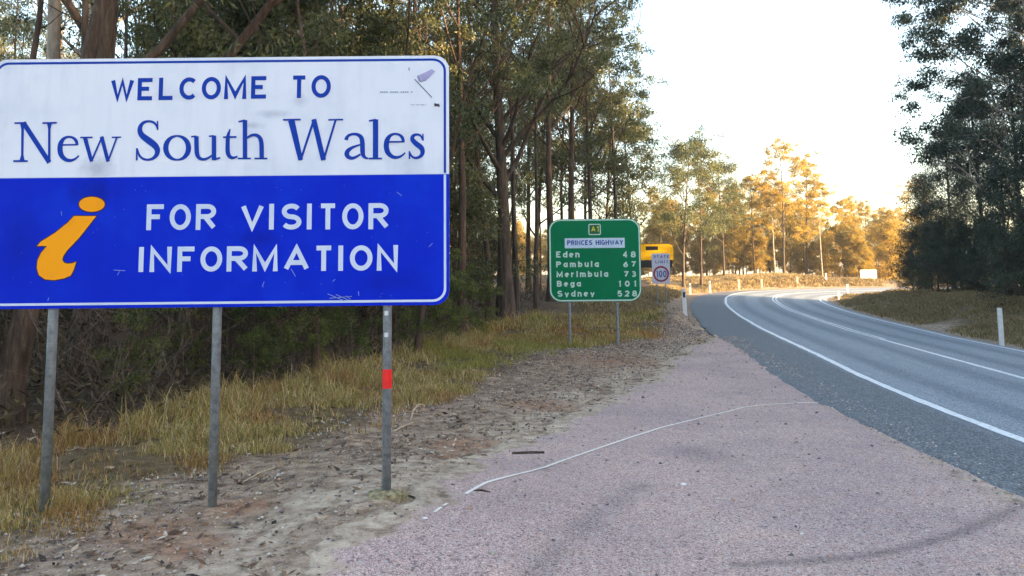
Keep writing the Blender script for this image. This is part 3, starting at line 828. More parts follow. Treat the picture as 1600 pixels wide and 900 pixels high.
    st(B, [(94,148,4),(76,200,24),(74,320,28),(84,352,25),(110,368,18),(148,350,8)]); st(B, [(42,210),(140,207)], 10)
    cut()
    st(B, [(203,84),(203,366)], 28); st(B, [(155,96,8),(205,87,14)])
    st(B, [(212,220,8),(240,197,14),(280,189,18),(313,208,24),(324,245,28),(326,300,28),(326,366,28)]); st(B, [(150,366),(246,366)], 9); st(B, [(272,366),(366,366)], 9)
    cut()
    st(B, [(543,84,42),(612,378,30)]); st(B, [(612,378),(710,78)], 13); st(B, [(708,78,32),(780,378,32)]); st(B, [(780,378),(869,84)], 12)
    st(B, [(482,82),(613,80)], 9); st(B, [(815,82),(924,80)], 9)
    cut()
    st(B, [(945,230,24),(952,203,18),(985,186,14),(1025,186,18),(1057,205,26),(1066,245,30),(1066,325,30),(1078,360,18),(1108,366,8)])
    st(B, [(1058,262,8),(1000,280,14),(958,305,26),(945,335,32),(965,362,24),(1000,366,18),(1052,335,10)])
    cut()
    st(B, [(1162,78),(1162,366)], 34); st(B, [(1113,90,8),(1164,82,14)]); st(B, [(1112,366),(1210,366)], 9)
    cut()
    e_(B, 845, -22)
    cut()
    st(B, [(1508,232,7),(1500,200,12),(1470,186,12),(1435,197,22),(1428,225,28),(1460,258,34),(1500,285,34),(1512,320,28),(1495,352,20),(1455,366,14),(1425,352,12),(1410,315,7)])
    st(B, [(1510,184),(1512,235)], 7); st(B, [(1411,312),(1411,370)], 8)
    cut()
    # the leaning orange letter i
    I = lambda a, b: S(30+a/5.293, 290+b/5.293)
    body = [(455,252),(640,252),(500,430),(400,535),(366,585),(358,612),(372,636),(402,646),(440,642),(475,630),(452,700),(428,745),(370,768),(290,782),(215,775),(165,740),(148,680),(155,615),(185,555),(232,500),(190,499),(150,500),(180,465),(300,390),(400,310)]
    m = MB(); m.face([I(*p) for p in reversed(body)], YS-.004)
    dot = [I(603+107*math.cos(t), 155-62*math.sin(t)) for t in np.linspace(0, 2*math.pi, 24, endpoint=False)]
    m.face(dot, YS-.004)
    m2 = MB(); m2.ribbon([I(*p) for p in reversed(body)], .014, YS-.003, True); m2.ribbon(dot, .014, YS-.003, True)
    sym = put(m, 'information_symbol', M_ORANGE)
    put(m2, 'symbol_outline', M_MAROON)
    # sticker, scratches and scuffs on the face
    q = lambda a, b: S(560+a/4.09, 80+b/4.09)
    m = MB(); m.face([q(*p) for p in [(385,195),(430,190),(490,130),(470,115),(375,160)]], YS-.004); put(m, 'torn_sticker', M_LILAC)
    m = MB()
    for a, b, w in [((360,180),(470,296),.006),((485,338),(520,352),.016),((488,352),(515,338),.010),((322,105),(326,125),.006),((378,158),(398,196),.005),((398,196),(430,186),.004)]:
        m.ribbon([q(*a), q(*b)], w, YS-.0045)
    put(m, 'scuff_marks', M_SCUFF)['kind'] = 'stuff'
    m = MB()
    for a, b, w in [((138,262),(350,262),.010),((335,342),(435,344),.006)]:
        n = 16
        for j in range(n):
            if j % 5 == 4: continue
            xa = a[0]+(b[0]-a[0])*j/n; xb = a[0]+(b[0]-a[0])*(j+.75)/n
            m.ribbon([q(xa, a[1]), q(xb, b[1])], w, YS-.004)
    put(m, 'faint_print', M_FAINT)['kind'] = 'stuff'
    m = MB()
    rr = random.Random(3)
    for a, b in [((512,459),(538,470)),((515,466),(550,463)),((525,460),(545,469)),((541,462),(548,468)),((670,386),(676,380)),((178,422),(196,423)),((184,430),(187,424)),((410,448),(413,440)),((77,465),(75,470)),((455,420),(462,432)),((560,455),(561,462)),((96,330),(97,337)),((620,300),(628,306)),((520,440),(524,436))]:
        m.ribbon([S(*a), S(*b)], .0045, YS-.004)
    for _ in range(40):
        u = rr.uniform(20, 690); v = rr.uniform(285, 465); m.ribbon([S(u, v), S(u+rr.uniform(.5, 1.4), v+rr.uniform(-1, 1))], .0025, YS-.0042)
    put(m, 'paint_chips', M_CHIPP)['kind'] = 'stuff'
    # poles, rails and clamps behind the panel
    for j, (xp, rr_) in enumerate([(-3.25, .033), (-2.09, .031), (-.887, .031)]):
        zg = hz(xp, YS+.05)
        m = MB(); m.tube([(xp, YS+.052, zg-.25), (xp, YS+.052, zt-.08)], rr_, 14)
        pl = put(m, 'pole', M_GALV, smooth=True)
        if j == 2:
            pl['label'] = 'right pole with a band of red tape'
            m = MB(); z1, z0 = S(604, 578)[1], S(604, 608)[1]
            m.tube([(xp, YS+.052, z0), (xp, YS+.052, z1)], rr_+.0025, 14); put(m, 'red_tape', M_RED, pl)
            for (a, b) in [(486,493),(520,527)]:
                m = MB(); z1, z0 = S(604, a)[1], S(604, b)[1]; m.box(xp-.016, xp+.010, YS+.052-rr_-.002, YS+.052-rr_*.7, z0, z1)
                put(m, 'white_sticker', M_MARKW, pl)
            for o in (pl.children): o.location = (0, 0, 0)
    for zz in (zb+.25, zt-.3):
        m = MB(); m.box(x0+.08, x1-.08, YS+.005, YS+.019, zz, zz+.045); put(m, 'rail', M_ALU)
    # mossy broken footing round the right pole
    m = MB(); n = 26
    zg = hz(-.887, YS+.05)
    for r_, z_ in ((0, 0),):
        ring = []
        for lv, (sc, dz) in enumerate([(1.08, -.05), (1.0, .012), (.82, .026), (.35, .034)]):
            for kk in range(n):
                t = 2*math.pi*kk/n; q_ = 1+.16*math.sin(3*t+1)+.10*math.sin(7*t)+rr.uniform(-.05, .05)
                ring.append((-.895+.125*sc*q_*math.cos(t), YS+.04+.10*sc*q_*math.sin(t), zg+dz+rr.uniform(-.006, .006)))
        fs = [(l*n+kk, l*n+(kk+1) % n, (l+1)*n+(kk+1) % n, (l+1)*n+kk) for l in range(3) for kk in range(n)]+[tuple(3*n+kk for kk in range(n))]
        m.add(ring, fs)
    put(m, 'footing', mat_plain('mossy_concrete', (.34, .29, .18), .95, .1, 0, .4, 30))
build_welcome()

# ------------------------------------------------------------------ the green distance sign
M_GREEN = mat_sheet('green_sign_sheeting', (.001, .155, .065), (.001, .125, .06), .5)
M_PALE = mat_plain('pale_reflective_print', (.46, .66, .62), .4)
M_YEL = mat_plain('yellow_print', (.55, .58, .05), .4)
M_DGREEN = mat_plain('dark_green_print', (.003, .10, .03), .4)
M_PBLUE = mat_plain('blue_white_plate', (.50, .64, .82), .4)
M_NAVY = mat_plain('navy_print', (.02, .04, .33), .4)
M_YELLOW = mat_sheet('yellow_sign_sheeting', (.80, .44, .012), (.68, .34, .01), .5)
M_POST = mat_plain('white_post_plastic', (.72, .72, .74), .6, .3, 0, .1, 8)
M_REFL = mat_plain('dark_reflector', (.05, .03, .03), .3)
M_TIMBER = mat_plain('pale_weathered_timber', (.50, .42, .34), .8)
def build_distance():
    Y = 21.0; k = Y/F
    xa, zt = S(857, 342.5, Y); xb, zb = S(1003, 470.5, Y)
    cx = (xa+xb)/2
    root = empty('distance_sign', (cx, Y, hz(cx, Y)))
    setup(root, 'green highway distance sign listing five towns on two thin posts', 'road sign')
    def put(mb, name, mat, parent=root):
        mb.v = [(x-cx, y-Y, z-root.location.z) for x, y, z in mb.v]; return mb.build(name, mat, parent)
    m = MB(); m.prism(rrect(xa, xb, zb, zt, .30), Y, Y+.004); put(m, 'sign_panel', M_ALU)
    m = MB(); m.face(rrect(xa, xb, zb, zt, .30), Y-.003); put(m, 'green_sheet', M_GREEN)
    m = MB(); m.ribbon(rrect(xa+.03, xb-.03, zb+.03, zt-.03, .28), .036, Y-.006, True); put(m, 'border_line', M_PALE)
    P = lambda a, b: S(850+a/6.205, 335+b/6.205, Y)
    x0, z1 = P(428, 92); x1, z0 = P(552, 200)
    m = MB(); m.face(rrect(x0, x1, z0, z1, .03), Y-.006); sh = put(m, 'route_shield', M_DGREEN)
    m = MB(); m.ribbon(rrect(x0+.015, x1-.015, z0+.015, z1-.015, .03), .026, Y-.009, True); put(m, 'shield_border', M_PALE)
    m = MB(); xA, zA = P(458, 168); glyph(m, 'A', xA, P(500, 168)[0], zA, P(458, 115)[1], .026, Y-.012)
    glyph(m, '1', P(510, 168)[0], P(530, 168)[0], zA, P(458, 115)[1], .026, Y-.012)
    setup(put(m, 'lettering', M_YEL), 'yellow route number A1', kind='stuff')
    x0, z1 = P(200, 232); x1, z0 = P(783, 323)
    m = MB(); m.face(rrect(x0, x1, z0, z1, .01), Y-.006); put(m, 'name_plate', M_PBLUE)
    m = MB(); zA = P(0, 302)[1]; h = P(0, 254)[1]-zA
    def fit(text, xl, xr, z, h, t, mat_y):
        wf = 1.3 if len(text) < 12 else 1.0
        tot = sum((.45*h if c == ' ' else GLY[c][0]*wf*(h-t)+t) for c in text)
        gap = (xr-xl-tot)/(h*(len(text)-1))
        word(m, text, xl, z, h, t, mat_y, gap, False, wf)
    fit('PRINCES HIGHWAY', P(220, 0)[0], P(762, 0)[0], zA, h, .027, Y-.010)
    setup(put(m, 'lettering', M_NAVY), 'navy lettering reading PRINCES HIGHWAY', kind='stuff')
    rows = [('Eden', 118, 345, '48', 762, 890, 358, 418), ('Pambula', 118, 532, '67', 768, 890, 454, 511), ('Merimbula', 122, 622, '73', 772, 893, 550, 607), ('Bega', 125, 358, '101', 722, 893, 643, 700), ('Sydney', 130, 492, '528', 712, 902, 738, 797)]
    for name, a, b, num, c, d, rt, rb in rows:
        m = MB(); zA = P(0, rb)[1]; h = P(0, rt)[1]-zA
        zl = zA + (P(0, 0)[1]-P(0, 0)[1])
        fit(name, P(a, rb)[0], P(b, rb)[0], S(850+(a+b)/2/6.205, 335+rb/6.205, Y)[1], h, .037, Y-.009)
        fit(num, P(c, rb)[0], P(d, rb)[0], S(850+(c+d)/2/6.205, 335+rb/6.205, Y)[1], h, .037, Y-.009)
        setup(put(m, 'lettering', M_PALE), f'white lettering reading {name} {num}', kind='stuff')
    for xp in (1.49, 2.746):
        m = MB(); m.tube([(xp, Y+.05, hz(xp, Y)-.2), (xp, Y+.05, zt-.1)], .038, 10); put(m, 'post', M_GALV)
    for zz in (zb+.35, zt-.4):
        m = MB(); m.box(xa+.1, xb-.1, Y+.005, Y+.011, zz, zz+.06); put(m, 'rail', M_ALU)
build_distance()

def build_speed():
    Y = 40.0
    xa, zt = S(1018, 396, Y); xb, zb = S(1047.5, 443, Y); cx = (xa+xb)/2
    root = empty('speed_limit_sign', (cx, Y, hz(cx, Y)))
    setup(root, 'white state speed limit sign with a 100 in a red ring', 'road sign')
    def put(mb, name, mat):
        mb.v = [(x-cx, y-Y, z-root.location.z) for x, y, z in mb.v]; return mb.build(name, mat, root)
    m = MB(); m.prism(rrect(xa, xb, zb, zt, .03), Y, Y+.012); put(m, 'sign_panel', mat_plain('white_sheeting', (.62, .62, .74), .45))
    r = .405; cz = S(1033, 428, Y)[1]
    m = MB(); m.ribbon(arc(cx, cz, r-.05, r-.05, 0, 360, 32)[:-1], .09, Y-.006, True); put(m, 'red_ring', mat_plain('dark_red_print', (.30, .02, .06), .45))
    m = MB(); h = .34
    for ch, a, b in (('1', -.25, -.16), ('0', -.11, .06), ('0', .10, .27)): glyph(m, ch, cx+a, cx+b, cz-h/2, cz+h/2, .05, Y-.008)
    setup(put(m, 'lettering', M_NAVY), 'dark number 100', kind='stuff')
    m = MB(); w = word(m, 'STATE', cx-.36, zt-.24, .15, .03, Y-.006, .42); word(m, 'LIMIT', cx-.27, zt-.50, .15, .03, Y-.006, .42)
    setup(put(m, 'lettering', M_NAVY), 'dark lettering reading STATE LIMIT', kind='stuff')
    for dx in (-.22, .22):
        m = MB(); m.tube([(cx+dx, Y+.05, hz(cx+dx, Y)-.3), (cx+dx, Y+.05, zt-.1)], .03, 8); put(m, 'post', M_GALV)
build_speed()
def build_yellow():
    Y = 58.0
    xa, zt = S(984, 382, Y); xb, zb = S(1053, 420, Y); cx = (xa+xb)/2
    root = empty('warning_sign', (cx, Y, hz(cx, Y)))
    setup(root, 'yellow warning board with black band half hidden behind green sign', 'road sign')
    def put(mb, name, mat):
        mb.v = [(x-cx, y-Y, z-root.location.z) for x, y, z in mb.v]; return mb.build(name, mat, root)
    zm = S(1020, 406, Y)[1]
    m = MB(); m.prism(rrect(xa, xb, zm, zt, .35, corners=(1, 1, 0, 0)), Y, Y+.015); put(m, 'yellow_board', M_YELLOW)
    m = MB(); m.prism(rrect(xa, xb-.1, zb+.1, zm-.03, .08), Y, Y+.015); put(m, 'black_band', M_BLACK)
    m = MB(); a, z = S(1009, 388, Y); b, _ = S(1028, 388, Y); m.face([(a, z-.14), (b, z-.14), (b, z+.14), (a, z+.14)], Y-.006); put(m, 'dark_legend', M_BLACK)
    for f in (.2, .8):
        x = xa+(xb-xa)*f; m = MB(); m.tube([(x, Y+.06, hz(x, Y)-.3), (x, Y+.06, zt-.2)], .045, 8); put(m, 'post', M_GALV)
build_yellow()
def build_far_white():
    Y = 94.0
    xa, zt = S(1344, 421.5, Y); xb, zb = S(1370.5, 438.5, Y); cx = (xa+xb)/2
    root = empty('direction_sign', (cx, Y, hz(cx, Y)))
    setup(root, 'small white roadside board standing before the golden trees', 'road sign')
    def put(mb, name, mat):
        mb.v = [(x-cx, y-Y, z-root.location.z) for x, y, z in mb.v]; return mb.build(name, mat, root)
    m = MB(); m.prism(rrect(xa, xb, zb, zt, .12), Y, Y+.015); put(m, 'sign_panel', mat_plain('pale_sheeting', (.70, .64, .66), .5))
    m = MB()
    for f, a, b in ((.66, .15, .8), (.36, .2, .7)):
        n = 7
        for j in range(n):
            u0 = a+(b-a)*j/n; m.ribbon([(xa+(xb-xa)*u0, zb+(zt-zb)*f), (xa+(xb-xa)*(u0+.06), zb+(zt-zb)*f)], .12, Y-.01)
    put(m, 'faint_legend', mat_plain('grey_print', (.30, .28, .38)))['kind'] = 'stuff'
    for f in (.2, .8):
        x = xa+(xb-xa)*f; m = MB(); m.tube([(x, Y+.06, hz(x, Y)-.4), (x, Y+.06, zt-.2)], .05, 8); put(m, 'post', M_TIMBER)
build_far_white()

# ------------------------------------------------------------------ guide posts
def guide_post(u, vtop, Y, label, x=None, lean=0.0, refl=True, w=.11, h=None, mat=None):
    d = at(u, vtop, Y); x = float(d[0]); zg = hz(x, Y); h = h or max(.75, float(d[2])-zg)
    root = empty('guide_post', (x, Y, zg)); root.rotation_euler = (0, lean, 0)
    setup(root, label, 'guide post', 'white guide posts round the bend')
    m = MB(); t = .035
    m.add([(-w/2,-t/2,-.2),(w/2,-t/2,-.2),(w/2,t/2,-.2),(-w/2,t/2,-.2),(-w/2,-t/2,h-.02),(w/2,-t/2,h-.02),(w/2,t/2,h-.02),(-w/2,t/2,h-.02),
           (-w/2+.02,-t/2+.005,h),(w/2-.02,-t/2+.005,h),(w/2-.02,t/2-.005,h),(-w/2+.02,t/2-.005,h)],
          [(0,1,5,4),(1,2,6,5),(2,3,7,6),(3,0,4,7),(4,5,9,8),(5,6,10,9),(6,7,11,10),(7,4,8,11),(8,9,10,11),(0,3,2,1)])
    m.build('post_body', mat or M_POST, root)
    if refl:
        m = MB(); m.box(-w*.28, w*.28, -t/2-.006, -t/2-.001, h-.32, h-.12); m.build('reflector', M_REFL, root)
    return root
guide_post(1069.5, 451, 29.0, 'nearest white guide post on the stony mound left of the road', lean=-.035, w=.15)
guide_post(1561.5, 481, 25.3, 'tall white guide post on the right verge near the photo edge', refl=False, w=.15)
guide_post(1078, 443, 66, 'guide post in the grass left of the bend, leftmost of the far posts', w=.15)
guide_post(1109, 439, 72, 'guide post at the start of the bend where the tarmac turns', w=.15)
guide_post(1154.5, 436.5, 78.5, 'pale post beyond the bend, below the grassy mound', w=.22, mat=M_TIMBER, refl=False)
guide_post(1190, 436, 81.5, 'pale post beyond the bend, under the tall dark paired trunks', w=.2, mat=M_TIMBER, refl=False)
guide_post(1246, 438.5, 84.5, 'faint post on the far verge between the two middle posts', w=.2, mat=M_TIMBER, refl=False)
guide_post(1291, 440, 86.5, 'thin white post on the far verge just left of the white board', w=.16, refl=False)
guide_post(1324, 444, 71, 'white guide post behind the inside of the bend', w=.15, refl=False)
guide_post(1310.5, 457, 62, 'short white guide post at the tip of the inside verge', w=.17, refl=False)

# ------------------------------------------------------------------ trees
def leaves(rng, centers, radii, n_each, ln, wd, flat=.55, droop=.7, tb=None, umbrella=.35):
    """kite shaped leaves scattered through clumps; returns verts, quads, tint"""
    C = np.repeat(centers, n_each, axis=0); Rr = np.repeat(radii, n_each)
    N = len(C)
    d = rng.normal(size=(N, 3)); d /= np.linalg.norm(d, axis=1)[:, None]
    rad = rng.random(N)**.5
    P = d*rad[:, None]*Rr[:, None]; P[:, 2] *= flat
    P[:, 2] -= umbrella*(P[:, 0]**2+P[:, 1]**2)/np.maximum(Rr, .01)
    P += C
    ax = rng.normal(size=(N, 3))*.75; ax[:, 2] -= droop; ax /= np.linalg.norm(ax, axis=1)[:, None]
    r = rng.normal(size=(N, 3)); sd = np.cross(ax, r); sd /= np.linalg.norm(sd, axis=1)[:, None]
    L = ln*(.6+.8*rng.random(N))[:, None]; W = wd*(.6+.8*rng.random(N))[:, None]
    V = np.stack([P, P+ax*L*.45+sd*W*.5, P+ax*L, P+ax*L*.45-sd*W*.5], 1).reshape(-1, 3)
    Q = np.arange(N*4).reshape(N, 4)
    tc = np.repeat(tb if tb is not None else rng.random(len(centers)), n_each)
    t = np.clip(tc*.6+.2+rng.normal(size=N)*.16, 0, 1)
    return V, Q, np.repeat(t, 4)

def bez(rng, p, d, L, n, up=.25, wig=.12):
    pts = [np.array(p, float)]; d = np.array(d, float); d /= np.linalg.norm(d)
    for i in range(n):
        d = d+np.array([rng.normal()*wig, rng.normal()*wig, up/n+rng.normal()*wig*.6]); d /= np.linalg.norm(d)
        pts.append(pts[-1]+d*L/n)
    return pts, d

def grow(seed, H, r0, first=.4, limbs=14, spread=.28, clump=(.5, .9), per=130, leaf=(.16, .05), path=None, lean=0.0,
         bark=None, leafm=None, forks=(), bare=0, elev=(25, 60), sub=4, flat=.55, profile='gum', tip=True, droop=.7, twigs=3, limb_list=None, wig=.012):
    rng = np.random.default_rng(seed)
    mb = MB()
    n = 14
    if path is None:
        path = []; x = y = 0; dx, dy = rng.normal()*lean, rng.normal()*lean
        for i in range(n+1):
            path.append((x, y, H*i/n)); dx += rng.normal()*wig; dy += rng.normal()*wig; x += dx*H/n; y += dy*H/n
    path = np.array(path, float); n = len(path)-1
    s = np.linspace(0, 1, len(path))
    rad = [r0*(1-.80*t**.85)+(r0*.45*math.exp(-t*H/.5)) for t in s]
    mb.tube([tuple(path[0]-np.array([0, 0, .4]))]+[tuple(p) for p in path], [rad[0]*1.15]+rad, 10)
    at_ = lambda t: np.array([np.interp(t, s, path[:, k]) for k in range(3)])
    ends = []; er = []
    def branch(p, d, L, r, depth):
        nn = 5 if depth == 0 else 3
        pts, d2 = bez(rng, p, d, L, nn, up=.45 if depth == 0 else .2, wig=.14 if depth == 0 else .2)
        mb.tube([tuple(q) for q in pts], [r*(1-.7*i/nn) for i in range(nn+1)], 6 if depth == 0 else 4 if depth == 1 else 3, False)
        if depth == 2 or L < .5:
            ends.append(pts[-1]); er.append(clump[0]+rng.random()*(clump[1]-clump[0])); return
        k = sub if depth == 0 else twigs
        for j in range(k):
            f = (.40+.6*(j+rng.random()*.5)/k) if depth == 0 else (.35+.65*(j+1)/k)
            q = np.array([np.interp(min(f, 1), np.linspace(0, 1, nn+1), [a[c] for a in pts]) for c in range(3)])
            dd = np.array(pts[-1])-np.array(pts[0]); dd /= np.linalg.norm(dd)
            dv = dd+rng.normal(size=3)*(.65 if depth == 0 else .75); dv[2] += .12
            branch(q, dv, L*(.50 if depth == 0 else .55)*(.7+.5*rng.random()), r*.42, depth+1)
    g = 2.4
    lst = limb_list
    if lst is None:
        lst = []
        for i in range(limbs):
            t = first+(1-first)*((i+rng.random()*.8)/limbs)**.9
            u = (t-first)/(1-first)
            if profile == 'gum': L = H*spread*(.55+.75*math.sin(math.pi*min(1, .25+.7*u)))*(.7+.5*rng.random())
            elif profile == 'cone': L = H*spread*(1.1-.85*u)*(.75+.4*rng.random())
            else: L = H*spread*(.8+.4*rng.random())
            az = i*g+rng.random()*1.2
            el = math.radians(elev[0]+(elev[1]-elev[0])*u+rng.normal()*8)
            lst.append((min(t, .99), az, el, L))
    for (t, az, el, L) in lst:
        p = at_(t); r = max(.012, np.interp(t, s, rad)*.5)
        branch(p, (math.cos(az)*math.cos(el), math.sin(az)*math.cos(el), math.sin(el)), L, r, 0)
    if tip:
        ends.append(at_(1.0)); er.append(clump[1])
    for _ in range(bare):
        t = .12+.5*rng.random(); az = rng.random()*6.28
        pts, _d = bez(rng, at_(t), (math.cos(az), math.sin(az), .5), .6+1.6*rng.random(), 4, .1, .25)
        mb.tube([tuple(q) for q in pts], [.018, .014, .01, .007, .004], 3, False)
    tm = mb.mesh('trunk', bark or M_BARKB, True)
    E = np.array(ends); rr = np.array(er)
    V, Q, T = leaves(rng, E, rr, per, leaf[0], leaf[1], flat, droop)
    cm = np_mesh('crown', V, Q, leafm or M_GUM, T)
    return tm, cm

def make(name, meshes, loc, label, cat, group=None, rz=0.0, sc=1.0, names=('trunk', 'crown')):
    root = empty(name, loc, rz); root.scale = (sc, sc, sc)
    setup(root, label, cat, group)
    for nm, me in zip(names, meshes): link(nm, me, root)
    return root

# kinds (each is one mesh pair, shared by its copies)
K = {}
K['gum1'] = grow(101, 22, .26, .38, 13, .20, (.4, .75), 90, (.21, .07), bark=M_BARKB, elev=(35, 65), bare=6)
K['gum2'] = grow(102, 19, .21, .30, 13, .20, (.4, .72), 90, (.21, .07), bark=M_BARKD, elev=(30, 60), bare=8)
K['gum3'] = grow(103, 24, .30, .45, 13, .19, (.45, .8), 90, (.20, .06), bark=M_BARKP, elev=(35, 65), bare=4)
K['pole1'] = grow(111, 16, .11, .45, 8, .13, (.4, .75), 80, (.17, .05), bark=M_BARKD, elev=(40, 65), lean=.03, bare=10, sub=3, wig=.03)
K['pole2'] = grow(112, 13, .085, .35, 8, .14, (.4, .7), 75, (.17, .05), bark=M_BARKB, elev=(35, 60), lean=.04, bare=12, sub=3, wig=.035)
K['pole3'] = grow(113, 18, .13, .55, 8, .13, (.45, .8), 80, (.17, .05), bark=M_BARKB, elev=(40, 65), lean=.03, bare=8, sub=3, wig=.03)
K['gold1'] = grow(121, 21, .24, .28, 16, .20, (.5, .95), 58, (.30, .11), bark=M_BARKD, leafm=M_GOLD, elev=(25, 60), flat=.5)
K['gold2'] = grow(122, 17, .20, .25, 15, .20, (.5, .95), 58, (.30, .11), bark=M_BARKB, leafm=M_GOLD, elev=(25, 60), flat=.5)
K['gold3'] = grow(123, 19, .17, .40, 12, .17, (.5, .95), 58, (.30, .11), bark=M_BARKP, leafm=M_GOLD, elev=(35, 65), flat=.5)
K['green1'] = grow(125, 17, .20, .22, 17, .21, (.7, 1.2), 60, (.28, .10), bark=M_BARKD, elev=(25, 60), flat=.5)
K['green2'] = grow(126, 19, .18, .30, 14, .18, (.7, 1.2), 60, (.28, .10), bark=M_BARKB, elev=(25, 60), flat=.5)
K['wattle1'] = grow(131, 7.5, .09, .08, 16, .26, (.55, .95), 60, (.24, .09), bark=M_BARKB, leafm=M_GOLD, elev=(20, 60), profile='round')
K['oak1'] = grow(141, 17, .22, .06, 26, .22, (.6, 1.15), 80, (.26, .045), bark=M_BARKD, leafm=M_DARKLEAF, elev=(5, 60), profile='cone', flat=.8)
K['oak2'] = grow(142, 12, .16, .04, 24, .25, (.6, 1.1), 80, (.26, .045), bark=M_BARKD, leafm=M_DARKLEAF, elev=(5, 60), profile='cone', flat=.8)
K['darkgum'] = grow(143, 22, .28, .28, 18, .21, (.5, .9), 120, (.22, .065), bark=M_BARKP, leafm=M_DARKLEAF, elev=(20, 60))
K['sapling'] = grow(151, 5.5, .035, .12, 14, .22, (.25, .5), 70, (.12, .04), bark=M_TWIG, leafm=M_SHRUB, elev=(25, 60), profile='round', sub=3, twigs=2)
K['sapling2'] = grow(152, 4.2, .03, .10, 14, .26, (.22, .45), 110, (.11, .04), bark=M_TWIG, leafm=M_FERN, elev=(25, 60), profile='round', sub=3, twigs=2)

K['young1'] = grow(161, 7.5, .06, .15, 16, .24, (.4, .8), 70, (.17, .055), bark=M_BARKD, elev=(20, 60), profile='round', lean=.03)
K['young2'] = grow(162, 9.5, .07, .25, 16, .2, (.4, .8), 70, (.17, .055), bark=M_BARKB, elev=(25, 60), profile='round', lean=.03)

# -- individually placed trees
def put(kind, u, Y, label, name='gum_tree', cat='tree', group=None, sc=1.0, rz=None):
    x = float(at(u, HOR, Y)[0]); z = hz(x, Y)
    return make(name, K[kind], (x, Y, z), label, cat, group, R.random()*6.28 if rz is None else rz, sc)

# the leaning tree behind the left end of the welcome sign
def hero_leaning():
    Y = 9.2; b = at(2, 672, Y); c = at(52, 470, Y+.1); t1 = at(150, 40, Y+.6)
    x, z = float(b[0]), hz(float(b[0]), Y)
    f = lambda p: (p[0]-x, p[1]-Y, p[2]-z)
    path = [(0, 0, 0), f(at(18, 590, Y)), f(at(34, 520, Y)), f(at(56, 430, Y+.1)), f(at(85, 300, Y+.3)), f(at(118, 170, Y+.5)), f(t1), f(at(178, -80, Y+.8)), f(at(200, -260, Y+1)), f(at(215, -450, Y+1.2)), f(at(222, -640, Y+1.4))]
    ms = grow(7, 12, .175, .62, 9, .2, (.5, .9), 110, (.16, .045), path=path, bark=M_BARKM, elev=(20, 60))
    make('gum_tree', ms, (x, Y, z), 'leaning brown gum trunk by the sign\'s left pole, rising behind the sign', 'tree')
hero_leaning()
def hero_twin():
    # stout twin-stemmed trunk seen above the sign's top left
    Y = 15.0; x = float(at(150, HOR, Y)[0]); z = hz(x, Y)
    f = lambda u, v, Y=Y: tuple(np.array(at(u, v, Y))-np.array([x, 15.0, z]))
    path = [(0, 0, 0), f(158, 300), f(160, 200), f(163, 90), f(172, 0), f(180, -120), f(195, -260), f(205, -450)]
    ll = [(.42, 2.9, 1.25, 6), (.35, .3, .75, 7), (.6, .2, .6, 6), (.7, 3.4, .6, 5), (.8, 1.6, .9, 5), (.85, 5, .8, 5), (.92, .5, .9, 4), (.95, 3.5, 1, 4), (.55, 4.6, .8, 5)]
    ms = grow(8, 13, .30, path=path, limb_list=ll, clump=(.55, 1.0), per=110, leaf=(.16, .045), bark=M_BARKD)
    make('gum_tree', ms, (x, Y, z), 'stout dark gum rising behind the sign above the W of WELCOME', 'tree')
    Y2 = 16.0; x = float(at(300, HOR, Y2)[0]); z = hz(x, Y2)
    f = lambda u, v: tuple(np.array(at(u, v, Y2))-np.array([x, Y2, z]))
    path = [(0, 0, 0), f(300, 300), f(315, 200), f(352, 95), f(400, 35), f(445, -25), f(500, -120), f(540, -230)]
    ll = [(.5, 3.0, .9, 5), (.62, .2, .5, 5), (.7, 2.7, .9, 4), (.78, 5, .6, 5), (.85, .4, .7, 4), (.93, 1.5, .8, 4), (.97, 3, .9, 4)]
    ms = grow(9, 11, .17, path=path, limb_list=ll, clump=(.5, .9), per=110, leaf=(.15, .045), bark=M_BARKB)
    make('gum_tree', ms, (x, Y2, z), 'slanting brown gum limb above the sign between WELCOME and TO', 'tree')
hero_twin()
def hero_big():
    Y = 30.0; x = float(at(790, HOR, Y)[0]); z = hz(x, Y)
    f = lambda u, v, d=0: tuple(np.array(at(u, v, Y+d))-np.array([x, Y, z]))
    path = [(0, 0, 0), f(789, 420), f(787, 340), f(784, 270), f(780, 190), f(776, 110), f(772, 30), f(770, -60), f(768, -160), f(772, -260)]
    A = math.radians
    ll = [(.26, A(180), A(55), 5.5), (.30, A(20), A(52), 6.5), (.36, A(5), A(58), 7.0), (.40, A(170), A(60), 6.0), (.44, A(-20), A(50), 5.5), (.50, A(200), A(50), 5), (.55, A(60), A(50), 5),
          (.48, A(100), A(50), 5), (.6, A(-10), A(45), 5), (.66, A(190), A(45), 5), (.72, A(260), A(50), 4.5), (.78, A(30), A(50), 4.5), (.84, A(150), A(55), 4), (.9, A(300), A(60), 4), (.95, A(60), A(60), 3.5), (.33, A(250), A(50), 4.5), (.38, A(300), A(55), 4)]
    ms = grow(10, 16.5, .31, path=path, limb_list=ll, clump=(.4, .75), per=105, leaf=(.17, .05), bark=M_BARKD, sub=5)
    make('gum_tree', ms, (x, Y, z), 'big dark gum with many rising limbs between welcome sign and green sign', 'tree')
hero_big()
put('pole3', 763, 31.5, 'slender dark trunk just left of the big gum', sc=1.0)
put('pole1', 806, 33, 'slender dark trunk just right of the big gum', sc=1.05)
put('gum1', 893, 44, 'brown barked gum rising straight behind the green sign', sc=.86)
put('gum2', 925, 47, 'dark gum behind the green sign\'s right half', sc=.88)
put('gum1', 862, 41, 'dark gum behind the green sign\'s left corner', sc=.85)
